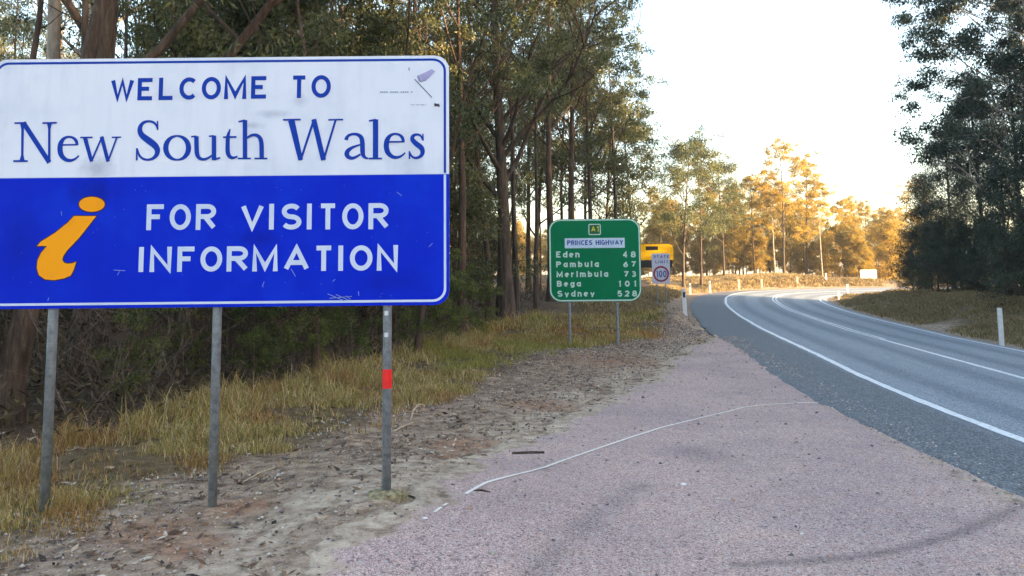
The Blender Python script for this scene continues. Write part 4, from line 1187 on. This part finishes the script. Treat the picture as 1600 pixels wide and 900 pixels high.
for (u, Y, sc, lb) in [(882, 52, .80, 'leafy gum filling the gap above the green sign\'s left half'), (915, 56, .84, 'leafy gum rising above the middle of the green sign'), (948, 58, .80, 'leafy gum rising above the green sign\'s right half'), (990, 62, .72, 'leafy gum at the forest end over the yellow board'), (838, 50, .85, 'leafy gum deep behind the gap left of the green sign')]:
    put('green1' if Y % 4 else 'green2', u, Y, lb, sc=sc)
put('gum2', 965, 54, 'leafy gum above the right corner of the green sign, leaning over the verge', sc=.85)
put('gum1', 722, 25, 'dark gum right beside the welcome sign\'s right edge', sc=.62)
put('pole2', 703, 34, 'thin straight stem beside the welcome sign\'s right edge')
put('pole1', 838, 37, 'thin stem between the big gum and green sign')
put('gum2', 565, 27, 'straight dark trunk above the sign\'s top edge right of TO', sc=.8)
put('pole3', 527, 29, 'thin trunk above the sign\'s top edge just over TO', sc=.95)
put('gum1', 640, 29, 'leafy gum above the sign\'s top right corner', sc=.72)
put('pole2', 497, 13.5, 'grey stem under the sign between the middle and right poles', sc=.8)
put('pole2', 652, 17.5, 'dark stem under the sign just right of the red taped pole', sc=.85)
# far side of the bend
put('green1', 1068, 74, 'shaded green gum beside the yellow board at the forest end', sc=.76)
put('green2', 1096, 80, 'shaded green gum second from the forest end', sc=.70)
put('green1', 1132, 90, 'half lit gum standing over the grassy mound', sc=.72)
for (kd, u, Y, sc, lb) in [('gold1', 1226, 97, .69, 'tallest golden gum with a straight dark trunk past the bend'),
                           ('gold3', 1212, 99, .64, 'thinner dark trunk close left of the tallest golden gum'),
                           ('gold2', 1180, 102, .68, 'golden gum left of the tallest one'),
                           ('gold1', 1262, 103, .66, 'golden gum right of the tallest one'),
                           ('gold3', 1286, 99, .60, 'slim golden gum over the thin white post'),
                           ('gold2', 1322, 108, .60, 'golden gum left of the small white board'),
                           ('gold1', 1355, 112, .50, 'golden gum directly behind the small white board'),
                           ('gold2', 1392, 110, .56, 'bright golden gum right of the small white board'),
                           ('gold3', 1412, 118, .50, 'last golden gum before the dark trees'),
                           ('gold1', 1440, 125, .60, 'golden gum mostly hidden behind the dark trees'),
                           ('gold2', 1150, 112, .66, 'golden gum above the pale post nearest the mound'),
                           ('gold1', 1105, 118, .62, 'golden gum deep between the two shaded green gums')]:
    put(kd, u, Y, lb, sc=sc)
# right hand dark stand
for (kd, u, Y, sc, lb, nm) in [('oak2', 1452, 58, .72, 'small dark rounded tree at the left tip of the dark stand', 'she_oak_tree'),
                               ('oak2', 1492, 55, .95, 'dark bushy tree second in the dark stand', 'she_oak_tree'),
                               ('darkgum', 1640, 52, .88, 'tall dark gum reaching out over the road at right', 'gum_tree'),
                               ('oak1', 1540, 46, .72, 'dark bushy tree low before the tall dark gum', 'she_oak_tree'),
                               ('oak1', 1600, 44, .80, 'tall dark bushy tree at the right edge of the photo', 'she_oak_tree'),
                               ('darkgum', 1650, 38, .95, 'tall dark gum at the photo\'s right edge with clumped foliage', 'gum_tree'),
                               ('oak2', 1575, 37, .55, 'low dark bushy tree behind the tall white guide post', 'she_oak_tree'),
                               ('oak2', 1640, 33, .7, 'low dark bushy tree just cut by the photo\'s right edge', 'she_oak_tree')]:
    put(kd, u, Y, lb, name=nm, sc=sc)

def hero_right():
    Y = 41.0; x = float(at(1622, HOR, Y)[0]); z = hz(x, Y)
    f = lambda u, v: tuple(np.array(at(u, v, Y))-np.array([x, Y, z]))
    path = [(0, 0, 0), f(1620, 400), f(1616, 330), f(1612, 250), f(1606, 160), f(1604, 70), f(1610, -30), f(1617, -140)]
    A = math.radians
    ll = [(.22, A(185), A(35), 5), (.30, A(150), A(40), 4.5), (.36, A(200), A(30), 4.8), (.45, A(175), A(35), 4.2), (.52, A(190), A(25), 4.6), (.60, A(180), A(22), 5.0), (.64, A(165), A(18), 4.6), (.70, A(195), A(10), 4.8), (.74, A(175), A(25), 4.4),
          (.82, A(180), A(40), 3.8), (.5, A(20), A(40), 4), (.6, A(-30), A(40), 4), (.75, A(40), A(40), 4), (.9, A(100), A(50), 3.5), (.4, A(260), A(40), 4), (.55, A(280), A(40), 4), (.68, A(240), A(30), 4), (.86, A(230), A(45), 3.5), (.93, A(20), A(50), 3)]
    ll = [(a, b, c, L*1.06) for a, b, c, L in ll]
    ms = grow(12, 15, .24, path=path, limb_list=ll, clump=(.45, .85), per=170, leaf=(.2, .07), bark=M_BARKP, leafm=M_DARKLEAF, sub=5)
    make('gum_tree', ms, (x, Y, z), 'pale limbed gum reaching long dark leafy boughs leftwards into the white sky', 'tree')
hero_right()

# -- forest fill, left
def ok_spacing(x, y, used, d):
    return all((x-a)**2+(y-b)**2 > d*d for a, b in used)
used = [(o.location.x, o.location.y) for o in COL.objects if o.get('category') == 'tree']
labels_near = 'slim gum among the many shaded trunks of the roadside forest at left'
cnt = 0; tries = 0
while cnt < 95 and tries < 6000:
    tries += 1
    Y = 12+ (R.random()**.8)*62; u = R.uniform(-120, 1080)
    x = float(at(u, HOR, Y)[0])
    if x > fo_x(Y)-1.2-.03*Y: continue
    if Y < 24 and R.random() < .5: continue
    if u < 690 and Y > 26 and R.random() < .45: continue
    if 690 < u < 1010 and Y > 34 and R.random() < .62: continue
    if not ok_spacing(x, Y, used, 1.6+Y*.022): continue
    used.append((x, Y)); cnt += 1
    kd = R.choice(['pole1', 'pole2', 'pole3', 'gum1', 'gum2', 'pole1', 'pole3'] if Y < 45 else ['gum1', 'gum2', 'gum3', 'pole1', 'pole3'])
    if u < 690: kd = R.choice(['pole1', 'pole2', 'pole3', 'pole3', 'pole1', 'gum3'])
    px = CX+F*x/Y
    if px < 700: lb, gp = 'slim gum in the shaded forest behind the big welcome sign', 'forest trees behind the welcome sign'
    elif px < 850: lb, gp = 'slim gum in the shaded forest between the welcome sign and the green sign', 'forest trees between the two signs'
    else: lb, gp = 'slim gum in the shaded forest behind the green sign or right of it', 'forest trees behind the green sign'
    make('gum_tree', K[kd], (x, Y, hz(x, Y)-.05), lb, 'tree', gp, R.random()*6.28, R.uniform(.75, 1.0))
# -- golden background fill
cnt = 0; tries = 0
while cnt < 40 and tries < 2000:
    tries += 1
    Y = R.uniform(100, 150); u = R.uniform(1010, 1470); x = float(at(u, HOR, Y)[0])
    if not ok_spacing(x, Y, used, 4.5): continue
    used.append((x, Y)); cnt += 1
    hmax = np.interp(u, [1010, 1220, 1330, 1420, 1470], [.60, .60, .52, .42, .38])
    make('gum_tree', K[R.choice(['gold1', 'gold2', 'gold3', 'green1'])], (x, Y, hz(x, Y)-.1), 'gum in the far sunlit woodland past the bend', 'tree', 'sunlit woodland trees past the bend', R.random()*6.28, hmax*R.uniform(.75, 1.05)*Y/115)
for i in range(64):
    Y = R.uniform(101, 124); u = 760+i*10.5+R.uniform(-5, 5); x = float(at(u, HOR, Y)[0])
    make('wattle_shrub', K['wattle1'], (x, Y, hz(x, Y)-.2), 'golden leafy shrub under the far sunlit gums', 'shrub', 'sunlit shrubs under the far gums', R.random()*6.28, R.uniform(.5, .95), names=('stem', 'foliage'))
# -- forest on the right, filling towards and beyond the frame edge
cnt = 0; tries = 0
while cnt < 125 and tries < 9000:
    tries += 1
    x = R.uniform(15, 85); Y = R.uniform(-45, 58)
    lat, _ = lateral([x], [Y])
    if lat[0] < 14.5: continue
    if Y > 55-(x-30)*.25: continue
    if x < .66*Y+4: continue
    if x > 40 and x > .75*Y+45: pass
    if not ok_spacing(x, Y, used, 2.7): continue
    used.append((x, Y)); cnt += 1
    kd = R.choice(['oak1', 'oak2', 'darkgum', 'oak1'])
    make('she_oak_tree' if kd != 'darkgum' else 'gum_tree', K[kd], (x, Y, hz(x, Y)-.05), 'unseen dark tree added beyond the right stand to block low sun', 'tree', 'dark dense stand right of the road', R.random()*6.28, R.uniform(.85, 1.15))
for i in range(40):  # unseen outer belt, added to stop low sun leaking across the road
    x = R.uniform(84, 112); Y = R.uniform(-70, 40)
    make('she_oak_tree', K[R.choice(['oak1', 'oak2'])], (x, Y, hz(x, Y)-.05), 'unseen dark tree added beyond the right stand to block low sun', 'tree', 'dark dense stand right of the road', R.random()*6.28, R.uniform(1.0, 1.3))
for i in range(18):
    u = 1425+i*11+R.uniform(-4, 4); Y = np.interp(u, [1425, 1620], [54, 34])+R.uniform(-1, 4); x = float(at(u, HOR, Y)[0])
    make('dark_shrub', K['wattle1'] if False else (K['oak2'][0], K['oak2'][1]), (x, Y, hz(x, Y)-.1), 'low dark shrub along the foot of the dark stand', 'shrub', 'dark shrubs at the foot of the right stand', R.random()*6.28, R.uniform(.22, .42), names=('stem', 'foliage'))

# ------------------------------------------------------------------ understory
for i in range(62):
    Y = 8.5+i*.42+R.uniform(-.3, .3); x = fo_x(Y)-R.uniform(.5, 3.5)-(.03*Y)
    kd = R.choice(['sapling', 'sapling', 'sapling', 'sapling', 'sapling2'])
    make('forest_shrub', K[kd], (x, Y, hz(x, Y)-.05), 'thin stemmed shrub in the shaded brush at the forest edge', 'shrub', 'brush shrubs along the forest edge', R.random()*6.28, R.uniform(.3, .62), names=('stem', 'foliage'))
for i in range(60):
    Y = R.uniform(10, 34); x = fo_x(Y)-R.uniform(3, 16)
    make('forest_shrub', K['sapling'], (x, Y, hz(x, Y)-.05), 'thin stemmed shrub in the shaded brush at the forest edge', 'shrub', 'brush shrubs along the forest edge', R.random()*6.28, R.uniform(.4, .9), names=('stem', 'foliage'))
for (u, v, Y, lb, s_) in [(690,540,19,'bright green bush right of the red taped pole','.45'),(640,550,17.5,'bright green bush close behind the red taped pole','.4'),(545,575,14.5,'green bush under the sign left of the red taped pole','.4'),(435,600,12.4,'yellow green bush under the sign right of the middle pole','.36'),(760,515,24,'green bush in the grass before the big gum','.35'),(480,590,13.4,'olive green bush under the sign, third left of the red taped pole','.42'),(400,610,12,'low olive bush just right of the middle pole','.34'),(225,650,10.2,'low olive bush between the left and middle poles','.34'),(720,528,21,'low green bush at the grass edge under the welcome sign\'s right end','.4')]:
    x = float(at(u, HOR, Y)[0]); make('green_bush', K['sapling2'], (x, Y, hz(x, Y)-.1), lb, 'bush', None, R.random()*6, float(s_), names=('stem', 'foliage'))
for i in range(62):
    Y = R.uniform(18, 50); u = R.uniform(300, 1010); x = float(at(u, HOR, Y)[0])
    if x > fo_x(Y)-2.5 or (u > 700 and Y > 30 and R.random() < .6): continue
    make('young_gum', K[R.choice(['young1', 'young2'])], (x, Y, hz(x, Y)-.05), 'young leafy gum filling the shaded forest under the taller trunks', 'tree', 'young gums in the shaded forest', R.random()*6.28, R.uniform(.6, 1.15))
# bare pale saplings
def bare_bush(seed, h, n):
    rng = np.random.default_rng(seed); mb = MB()
    def br(p, d, L, r, dep):
        pts, d2 = bez(rng, p, d, L, 5, .15, .16); mb.tube([tuple(q) for q in pts], [r*(1-.75*i/5) for i in range(6)], 4 if dep == 0 else 3, False)
        if dep < 2:
            for j in range(4):
                q = pts[2+j % 4]; br(q, d2+rng.normal(size=3)*.6, L*.5, r*.5, dep+1)
    for j in range(n):
        a = rng.random()*6.28; br((0, 0, -.1), (.4*math.cos(a), .4*math.sin(a), 1), h*(.7+.4*rng.random()), .011, 0)
    return mb.mesh('stem', M_TWIG)
BB = [bare_bush(5, 1.7, 4), bare_bush(6, 1.4, 5)]
for i, (u, Y) in enumerate([(128,8.9),(190,9.6),(262,11),(95,9.8),(375,12.4),(20,9.9),(225,9.6)]):
    x = float(at(u, HOR, Y)[0]); o = link('bare_bush', BB[i % 2]); o.location = (x, Y, hz(x, Y)); o.rotation_euler = (0, 0, R.random()*6); o.scale = (1, 1, R.uniform(.7, 1.15))
    setup(o, 'leafless grey twiggy bush in the dark brush under the sign' , 'bush', 'leafless bushes under the sign')
setup(link('bare_bush', BB[0]), 'x', 'bush') if False else None

# undergrowth: low leafy and twiggy mass on the forest floor
def undergrowth():
    rng = np.random.default_rng(77)
    n = 2600
    Y = 8+rng.random(n)**1.2*50; off = rng.random(n)**.8*np.where(Y < 16, 9, 16)
    X = fo_x(Y)-.1-off-.02*Y
    Z = base_h(X, Y)[0]
    hgt = .12+.5*rng.random(n)*np.clip(off/2.5, .35, 1)
    C = np.stack([X, Y, Z+hgt], 1); rad = .22+.25*rng.random(n)+.008*Y
    V, Q, T = leaves(rng, C, rad, 26, .13, .03, .8, -.1, tb=rng.random(n)*.8)
    big = 1+np.repeat(np.repeat(Y, 26), 4)*0
    return setup(link('undergrowth', np_mesh('undergrowth', V, Q, M_SHRUB, T)), 'dark olive brush covering the shaded forest floor', 'undergrowth', kind='stuff')
undergrowth()

def blades(rng, X, Y, Z, h, w, cols, bend=.6):
    n = len(X); az = rng.random(n)*6.283; b = bend*(.3+rng.random(n))
    dx, dy = np.cos(az)*b*h, np.sin(az)*b*h
    a2 = rng.random(n)*6.283; sx, sy = np.cos(a2)*w/2, np.sin(a2)*w/2
    P0 = np.stack([X-sx, Y-sy, Z-.01], 1); P1 = np.stack([X+sx, Y+sy, Z-.01], 1)
    mx, my, mz = X+dx*.30, Y+dy*.30, Z+h*.55*(1-.1*b)
    tx, ty, tz = X+dx, Y+dy, Z+h*(1-.40*b)
    M0 = np.stack([mx-sx*.8, my-sy*.8, mz], 1); M1 = np.stack([mx+sx*.8, my+sy*.8, mz], 1)
    T0 = np.stack([tx-sx*.15, ty-sy*.15, tz], 1); T1 = np.stack([tx+sx*.15, ty+sy*.15, tz], 1)
    V = np.stack([P0, P1, M1, M0, T1, T0], 1).reshape(-1, 3)
    i = np.arange(n)[:, None]*6
    Q = np.stack([i+np.array([0, 1, 2, 3]), i+np.array([3, 2, 4, 5])], 1).reshape(-1, 4)
    return V, Q, np.repeat(cols, 6, axis=0)
def pick(rng, n, pal, w):
    pal = np.array(pal); k = rng.choice(len(pal), n, p=np.array(w)/sum(w))
    return pal[k]*(.7+.6*rng.random((n, 1)))
STRAW = [(.50, .38, .17), (.42, .31, .12), (.30, .25, .07), (.20, .21, .055), (.24, .13, .07), (.62, .50, .32)]
def grass_strip():
    rng = np.random.default_rng(5)
    Vs = []; Qs = []; Ts = []; off = 0
    for (ya, yb, tufts, per, h0, w0) in [(3.5, 8, 2600, 26, .11, .005), (8, 14, 3000, 24, .14, .0085), (14, 24, 2600, 18, .17, .013), (24, 34, 1200, 14, .2, .02)]:
        Y = rng.uniform(ya, yb, tufts*3)
        a = fo_x(Y)-.6; b = gr_x(Y)+.25
        X = a+(b-a)*rng.random(len(Y))
        nn = fbm(X, Y, .9, 3, 44)
        edge = np.clip((b-X)/.7, .12, 1)
        bald = fbm(X, Y, .35, 2, 57)
        mid_ = np.exp(-((Y-15.5)/3.2)**2)
        keep = rng.random(len(Y)) < np.clip((nn-.38-.13*mid_)*5, .04, 1)*edge*np.clip((bald-.3)*4, .1, 1)
        X, Y, nn = X[keep][:tufts], Y[keep][:tufts], nn[keep][:tufts]
        m = len(X)
        XX = np.repeat(X, per)+rng.normal(size=m*per)*.06*(1+Y.mean()*.03); YY = np.repeat(Y, per)+rng.normal(size=m*per)*.06*(1+Y.mean()*.03)
        ZZ = base_h(XX, YY)[0]
        fo = np.clip((np.repeat(X, per)-fo_x(YY))/1.0, 0, 1)
        hh = h0*(.25+.9*rng.random(m*per)+1.9*rng.random(m*per)**14)*(1.25-.65*fo)*np.repeat(.6+.8*vnoise(X*3, Y*3, 12), per)
        c = pick(rng, m*per, STRAW, [3, 3, 2.4, 1.8, 2.2, 1.3])
        gr = np.repeat(vnoise(X/1.2, Y/1.2, 8), per)[:, None]
        br = np.repeat(vnoise(X/.7+40, Y/.7, 15), per)[:, None]
        c = c*(1-.6*sstep((br-.5)/.2))+c*np.array([[.75, .48, .42]])*.6*sstep((br-.5)/.2)
        c = c*(1-.65*sstep((gr-.55)/.25))+pick(rng, m*per, [(.17, .21, .04), (.26, .28, .06)], [1, 1])*.65*sstep((gr-.55)/.25)
        V, Q, T = blades(rng, XX, YY, ZZ, hh, w0*(.7+.6*rng.random(m*per)), c, .65)
        Vs.append(V); Qs.append(Q+off); Ts.append(T); off += len(V)
    setup(link('dry_grass', np_mesh('dry_grass', np.vstack(Vs), np.vstack(Qs), M_ATTR, np.vstack(Ts))), 'yellow and straw coloured grass strip between forest and gravel', 'grass', kind='stuff')
grass_strip()
def verge_grass():
    rng = np.random.default_rng(6); n = 90000
    # right bank and far mound
    Y1 = rng.uniform(20, 62, n); X1 = rng.uniform(10, 34, n)
    Y2 = rng.uniform(34, 100, n); X2 = rng.uniform(3, 45, n)
    X = np.r_[X1, X2]; Y = np.r_[Y1, Y2]
    lat, _ = lateral(X, Y)
    nn = fbm(X, Y, 2.2, 3, 61)
    right = (lat > 2*LW+1.1) & (lat < 19); left = (lat < -3.6) & (X > fo_x(Y)-1) & (Y > 34)
    keep = (right | left) & (nn > .36)
    X, Y, lat, nn = X[keep], Y[keep], lat[keep], nn[keep]; per = 6
    m = len(X); XX = np.repeat(X, per)+rng.normal(size=m*per)*.15; YY = np.repeat(Y, per)+rng.normal(size=m*per)*.15
    Z = base_h(XX, YY)[0]
    c = pick(rng, m*per, [(.30, .23, .12), (.38, .29, .16), (.19, .17, .07), (.25, .17, .10)], [3, 3, 2, 3])
    h = (.16+.22*rng.random(m*per))*np.repeat(np.clip((nn-.25)*2.2, .4, 1.4), per)
    V, Q, T = blades(rng, XX, YY, Z, h, .016+.0006*YY, c, .7)
    setup(link('verge_grass', np_mesh('verge_grass', V, Q, M_ATTR, T)), 'brown and olive grass on the banks on both sides of the bend', 'grass', kind='stuff')
verge_grass()

# leaf litter and stones
def chips():
    rng = np.random.default_rng(9)
    n = 30000
    Y = 3.2+rng.random(n)**1.5*30; a = fo_x(Y)-2.5; b = lb_x(Y)+.35
    X = a+(b-a)*rng.random(n)
    lat, _ = lateral(X, Y)
    nn = fbm(X, Y, .8, 3, 71)
    keep = (lat < -2.2) & (rng.random(n) < np.clip((nn-.32)*3.2, .06, 1))
    X, Y = X[keep], Y[keep]; m = len(X)
    Z = base_h(X, Y)[0]+.012
    az = rng.random(m)*6.283; L = (.010+.032*rng.random(m)**2)*(1+Y*.03); W = L*(.18+.3*rng.random(m)); tl = rng.normal(size=m)*.25
    ax = np.stack([np.cos(az), np.sin(az), tl], 1); sd = np.stack([-np.sin(az), np.cos(az), rng.normal(size=m)*.3], 1)
    P = np.stack([X, Y, Z], 1)
    V = np.stack([P-ax*L[:, None], P+sd*W[:, None], P+ax*L[:, None], P-sd*W[:, None]], 1).reshape(-1, 3)
    T = np.repeat(pick(rng, m, [(.10, .06, .04), (.20, .12, .07), (.32, .24, .17), (.05, .04, .035), (.45, .38, .30)], [4, 3, 2, 3, 1]), 4, axis=0)
    setup(link('leaf_litter', np_mesh('leaf_litter', V, np.arange(m*4).reshape(m, 4), M_CHIP, T)), 'brown fallen leaves and bark chips scattered over the verge', 'leaf litter', kind='stuff')
    # small stones: squashed octahedra
    n = 17000
    Y = 3.2+rng.random(n)**1.6*24; X = gr_x(Y)-.6+(lb_right(Y)+.2-gr_x(Y))*rng.random(n)
    onlay = X > lb_x(Y)
    keep = ~onlay | (rng.random(n) < .22)
    X, Y = X[keep], Y[keep]
    yj = 4+rng.random(5200)**1.3*20; xj = lb_right(yj)+.12+rng.normal(size=5200)*.16
    X = np.r_[X, xj]; Y = np.r_[Y, yj]; m = len(X)
    r = .004+.012*rng.random(m)**3+.0004*Y
    Z = base_h(X, Y)[0]+.012+r*.2
    O = np.array([(1,0,0),(0,1,0),(-1,0,0),(0,-1,0),(0,0,.7),(0,0,-.7)])
    j = 1+.35*rng.normal(size=(m, 6, 1))
    V = (np.stack([X, Y, Z], 1)[:, None]+O[None]*r[:, None, None]*j).reshape(-1, 3)
    Fc = np.array([(0,1,4),(1,2,4),(2,3,4),(3,0,4),(1,0,5),(2,1,5),(3,2,5),(0,3,5)])
    Q = (np.arange(m)[:, None, None]*6+Fc[None]).reshape(-1, 3)
    T = np.repeat(pick(rng, m, [(.42, .38, .34), (.25, .20, .18), (.12, .11, .12), (.40, .26, .18)], [3, 4, 2, 1]), 6, axis=0)
    setup(link('small_stones', np_mesh('small_stones', V, Q, M_CHIP, T)), 'loose pale gravel stones on the verge and layby', 'gravel', kind='stuff')
chips()

# single fallen sticks and bark strips that can be picked out
def stick(pts, r, label, name='fallen_stick', cat='stick', mat=None):
    W = []
    for (u, v, dz) in pts:
        q = on_z(u, v, .12); W.append((float(q[0]), float(q[1]), hz(float(q[0]), float(q[1]))+dz))
    c = W[0]; m = MB(); m.tube([(a-c[0], b-c[1], z-c[2]) for a, b, z in W], [r*(.6+.6*math.sin(math.pi*(i+.5)/len(W))) for i in range(len(W))], 6)
    o = m.build(name, mat or M_PALEST); o.location = c
    setup(o, label, cat)
M_PALEST = mat_plain('bleached_wood', (.48, .38, .27), .9)
stick([(642,652,.02),(646,642,.05),(654,636,.07),(662,633,.05)], .010, 'curled pale strip of bark at the grass edge right of the red taped pole', 'bark_strip', 'bark')
stick([(615,669,.02),(630,662,.02),(645,656,.02)], .008, 'straight pale stick lying along the grass edge')
stick([(740,775,.012),(752,774,.018),(766,775,.012)], .009, 'short dark stick lying on the layby edge', mat=M_BARKD)
stick([(380,752,.02),(405,738,.03),(432,728,.02)], .006, 'thin pale stick beside the middle pole in the grass edge')
stick([(800,698,.02),(830,696,.02),(850,695,.02)], .014, 'dark stick in the sandy strip by the layby', mat=M_BARKD)
for (u, v, r, lb) in [(1068,758,.022,'small white stone alone on the layby'),(664,853,.014,'white pebble just left of the painted line end'),(1253,828,.010,'tiny white pebble in the near middle of the layby')]:
    q = on_z(u, v, .0); x, y = float(q[0]), float(q[1]); rng = np.random.default_rng(int(u)); m = MB()
    n = 8; rings = [(0, .2), (.8, .15), (1, .45), (.7, .85), (.25, 1)]
    vs = []
    for (a, b) in rings[1:]:
        for k in range(n):
            t = 6.283*k/n; qq = r*a*(1+rng.normal()*.12); vs.append((qq*math.cos(t)*1.3, qq*math.sin(t), r*b*.8))
    fs = [(l*n+k, l*n+(k+1) % n, (l+1)*n+(k+1) % n, (l+1)*n+k) for l in range(3) for k in range(n)]+[tuple(3*n+k for k in range(n))]
    m.add(vs, fs); o = m.build('white_stone', M_POST, smooth=True); o.location = (x, y, hz(x, y)+.012); setup(o, lb, 'stone')

# ------------------------------------------------------------------ thin haze volume, added to imitate the lens's veiling glare
air = bpy.data.materials.new('air'); air.use_nodes = True
_t = air.node_tree; _t.nodes.remove(_t.nodes['Principled BSDF'])
_v = _t.nodes.new('ShaderNodeVolumePrincipled'); _v.inputs['Density'].default_value = 0.0004; _v.inputs['Color'].default_value = (.96, .96, 1, 1)
_t.links.new(_v.outputs[0], _t.nodes['Material Output'].inputs['Volume'])
m = MB(); m.box(-1000, 1100, -400, 1300, -3, 42)
setup(m.build('haze', air), 'thin pale haze added to imitate veiling glare', kind='stuff')
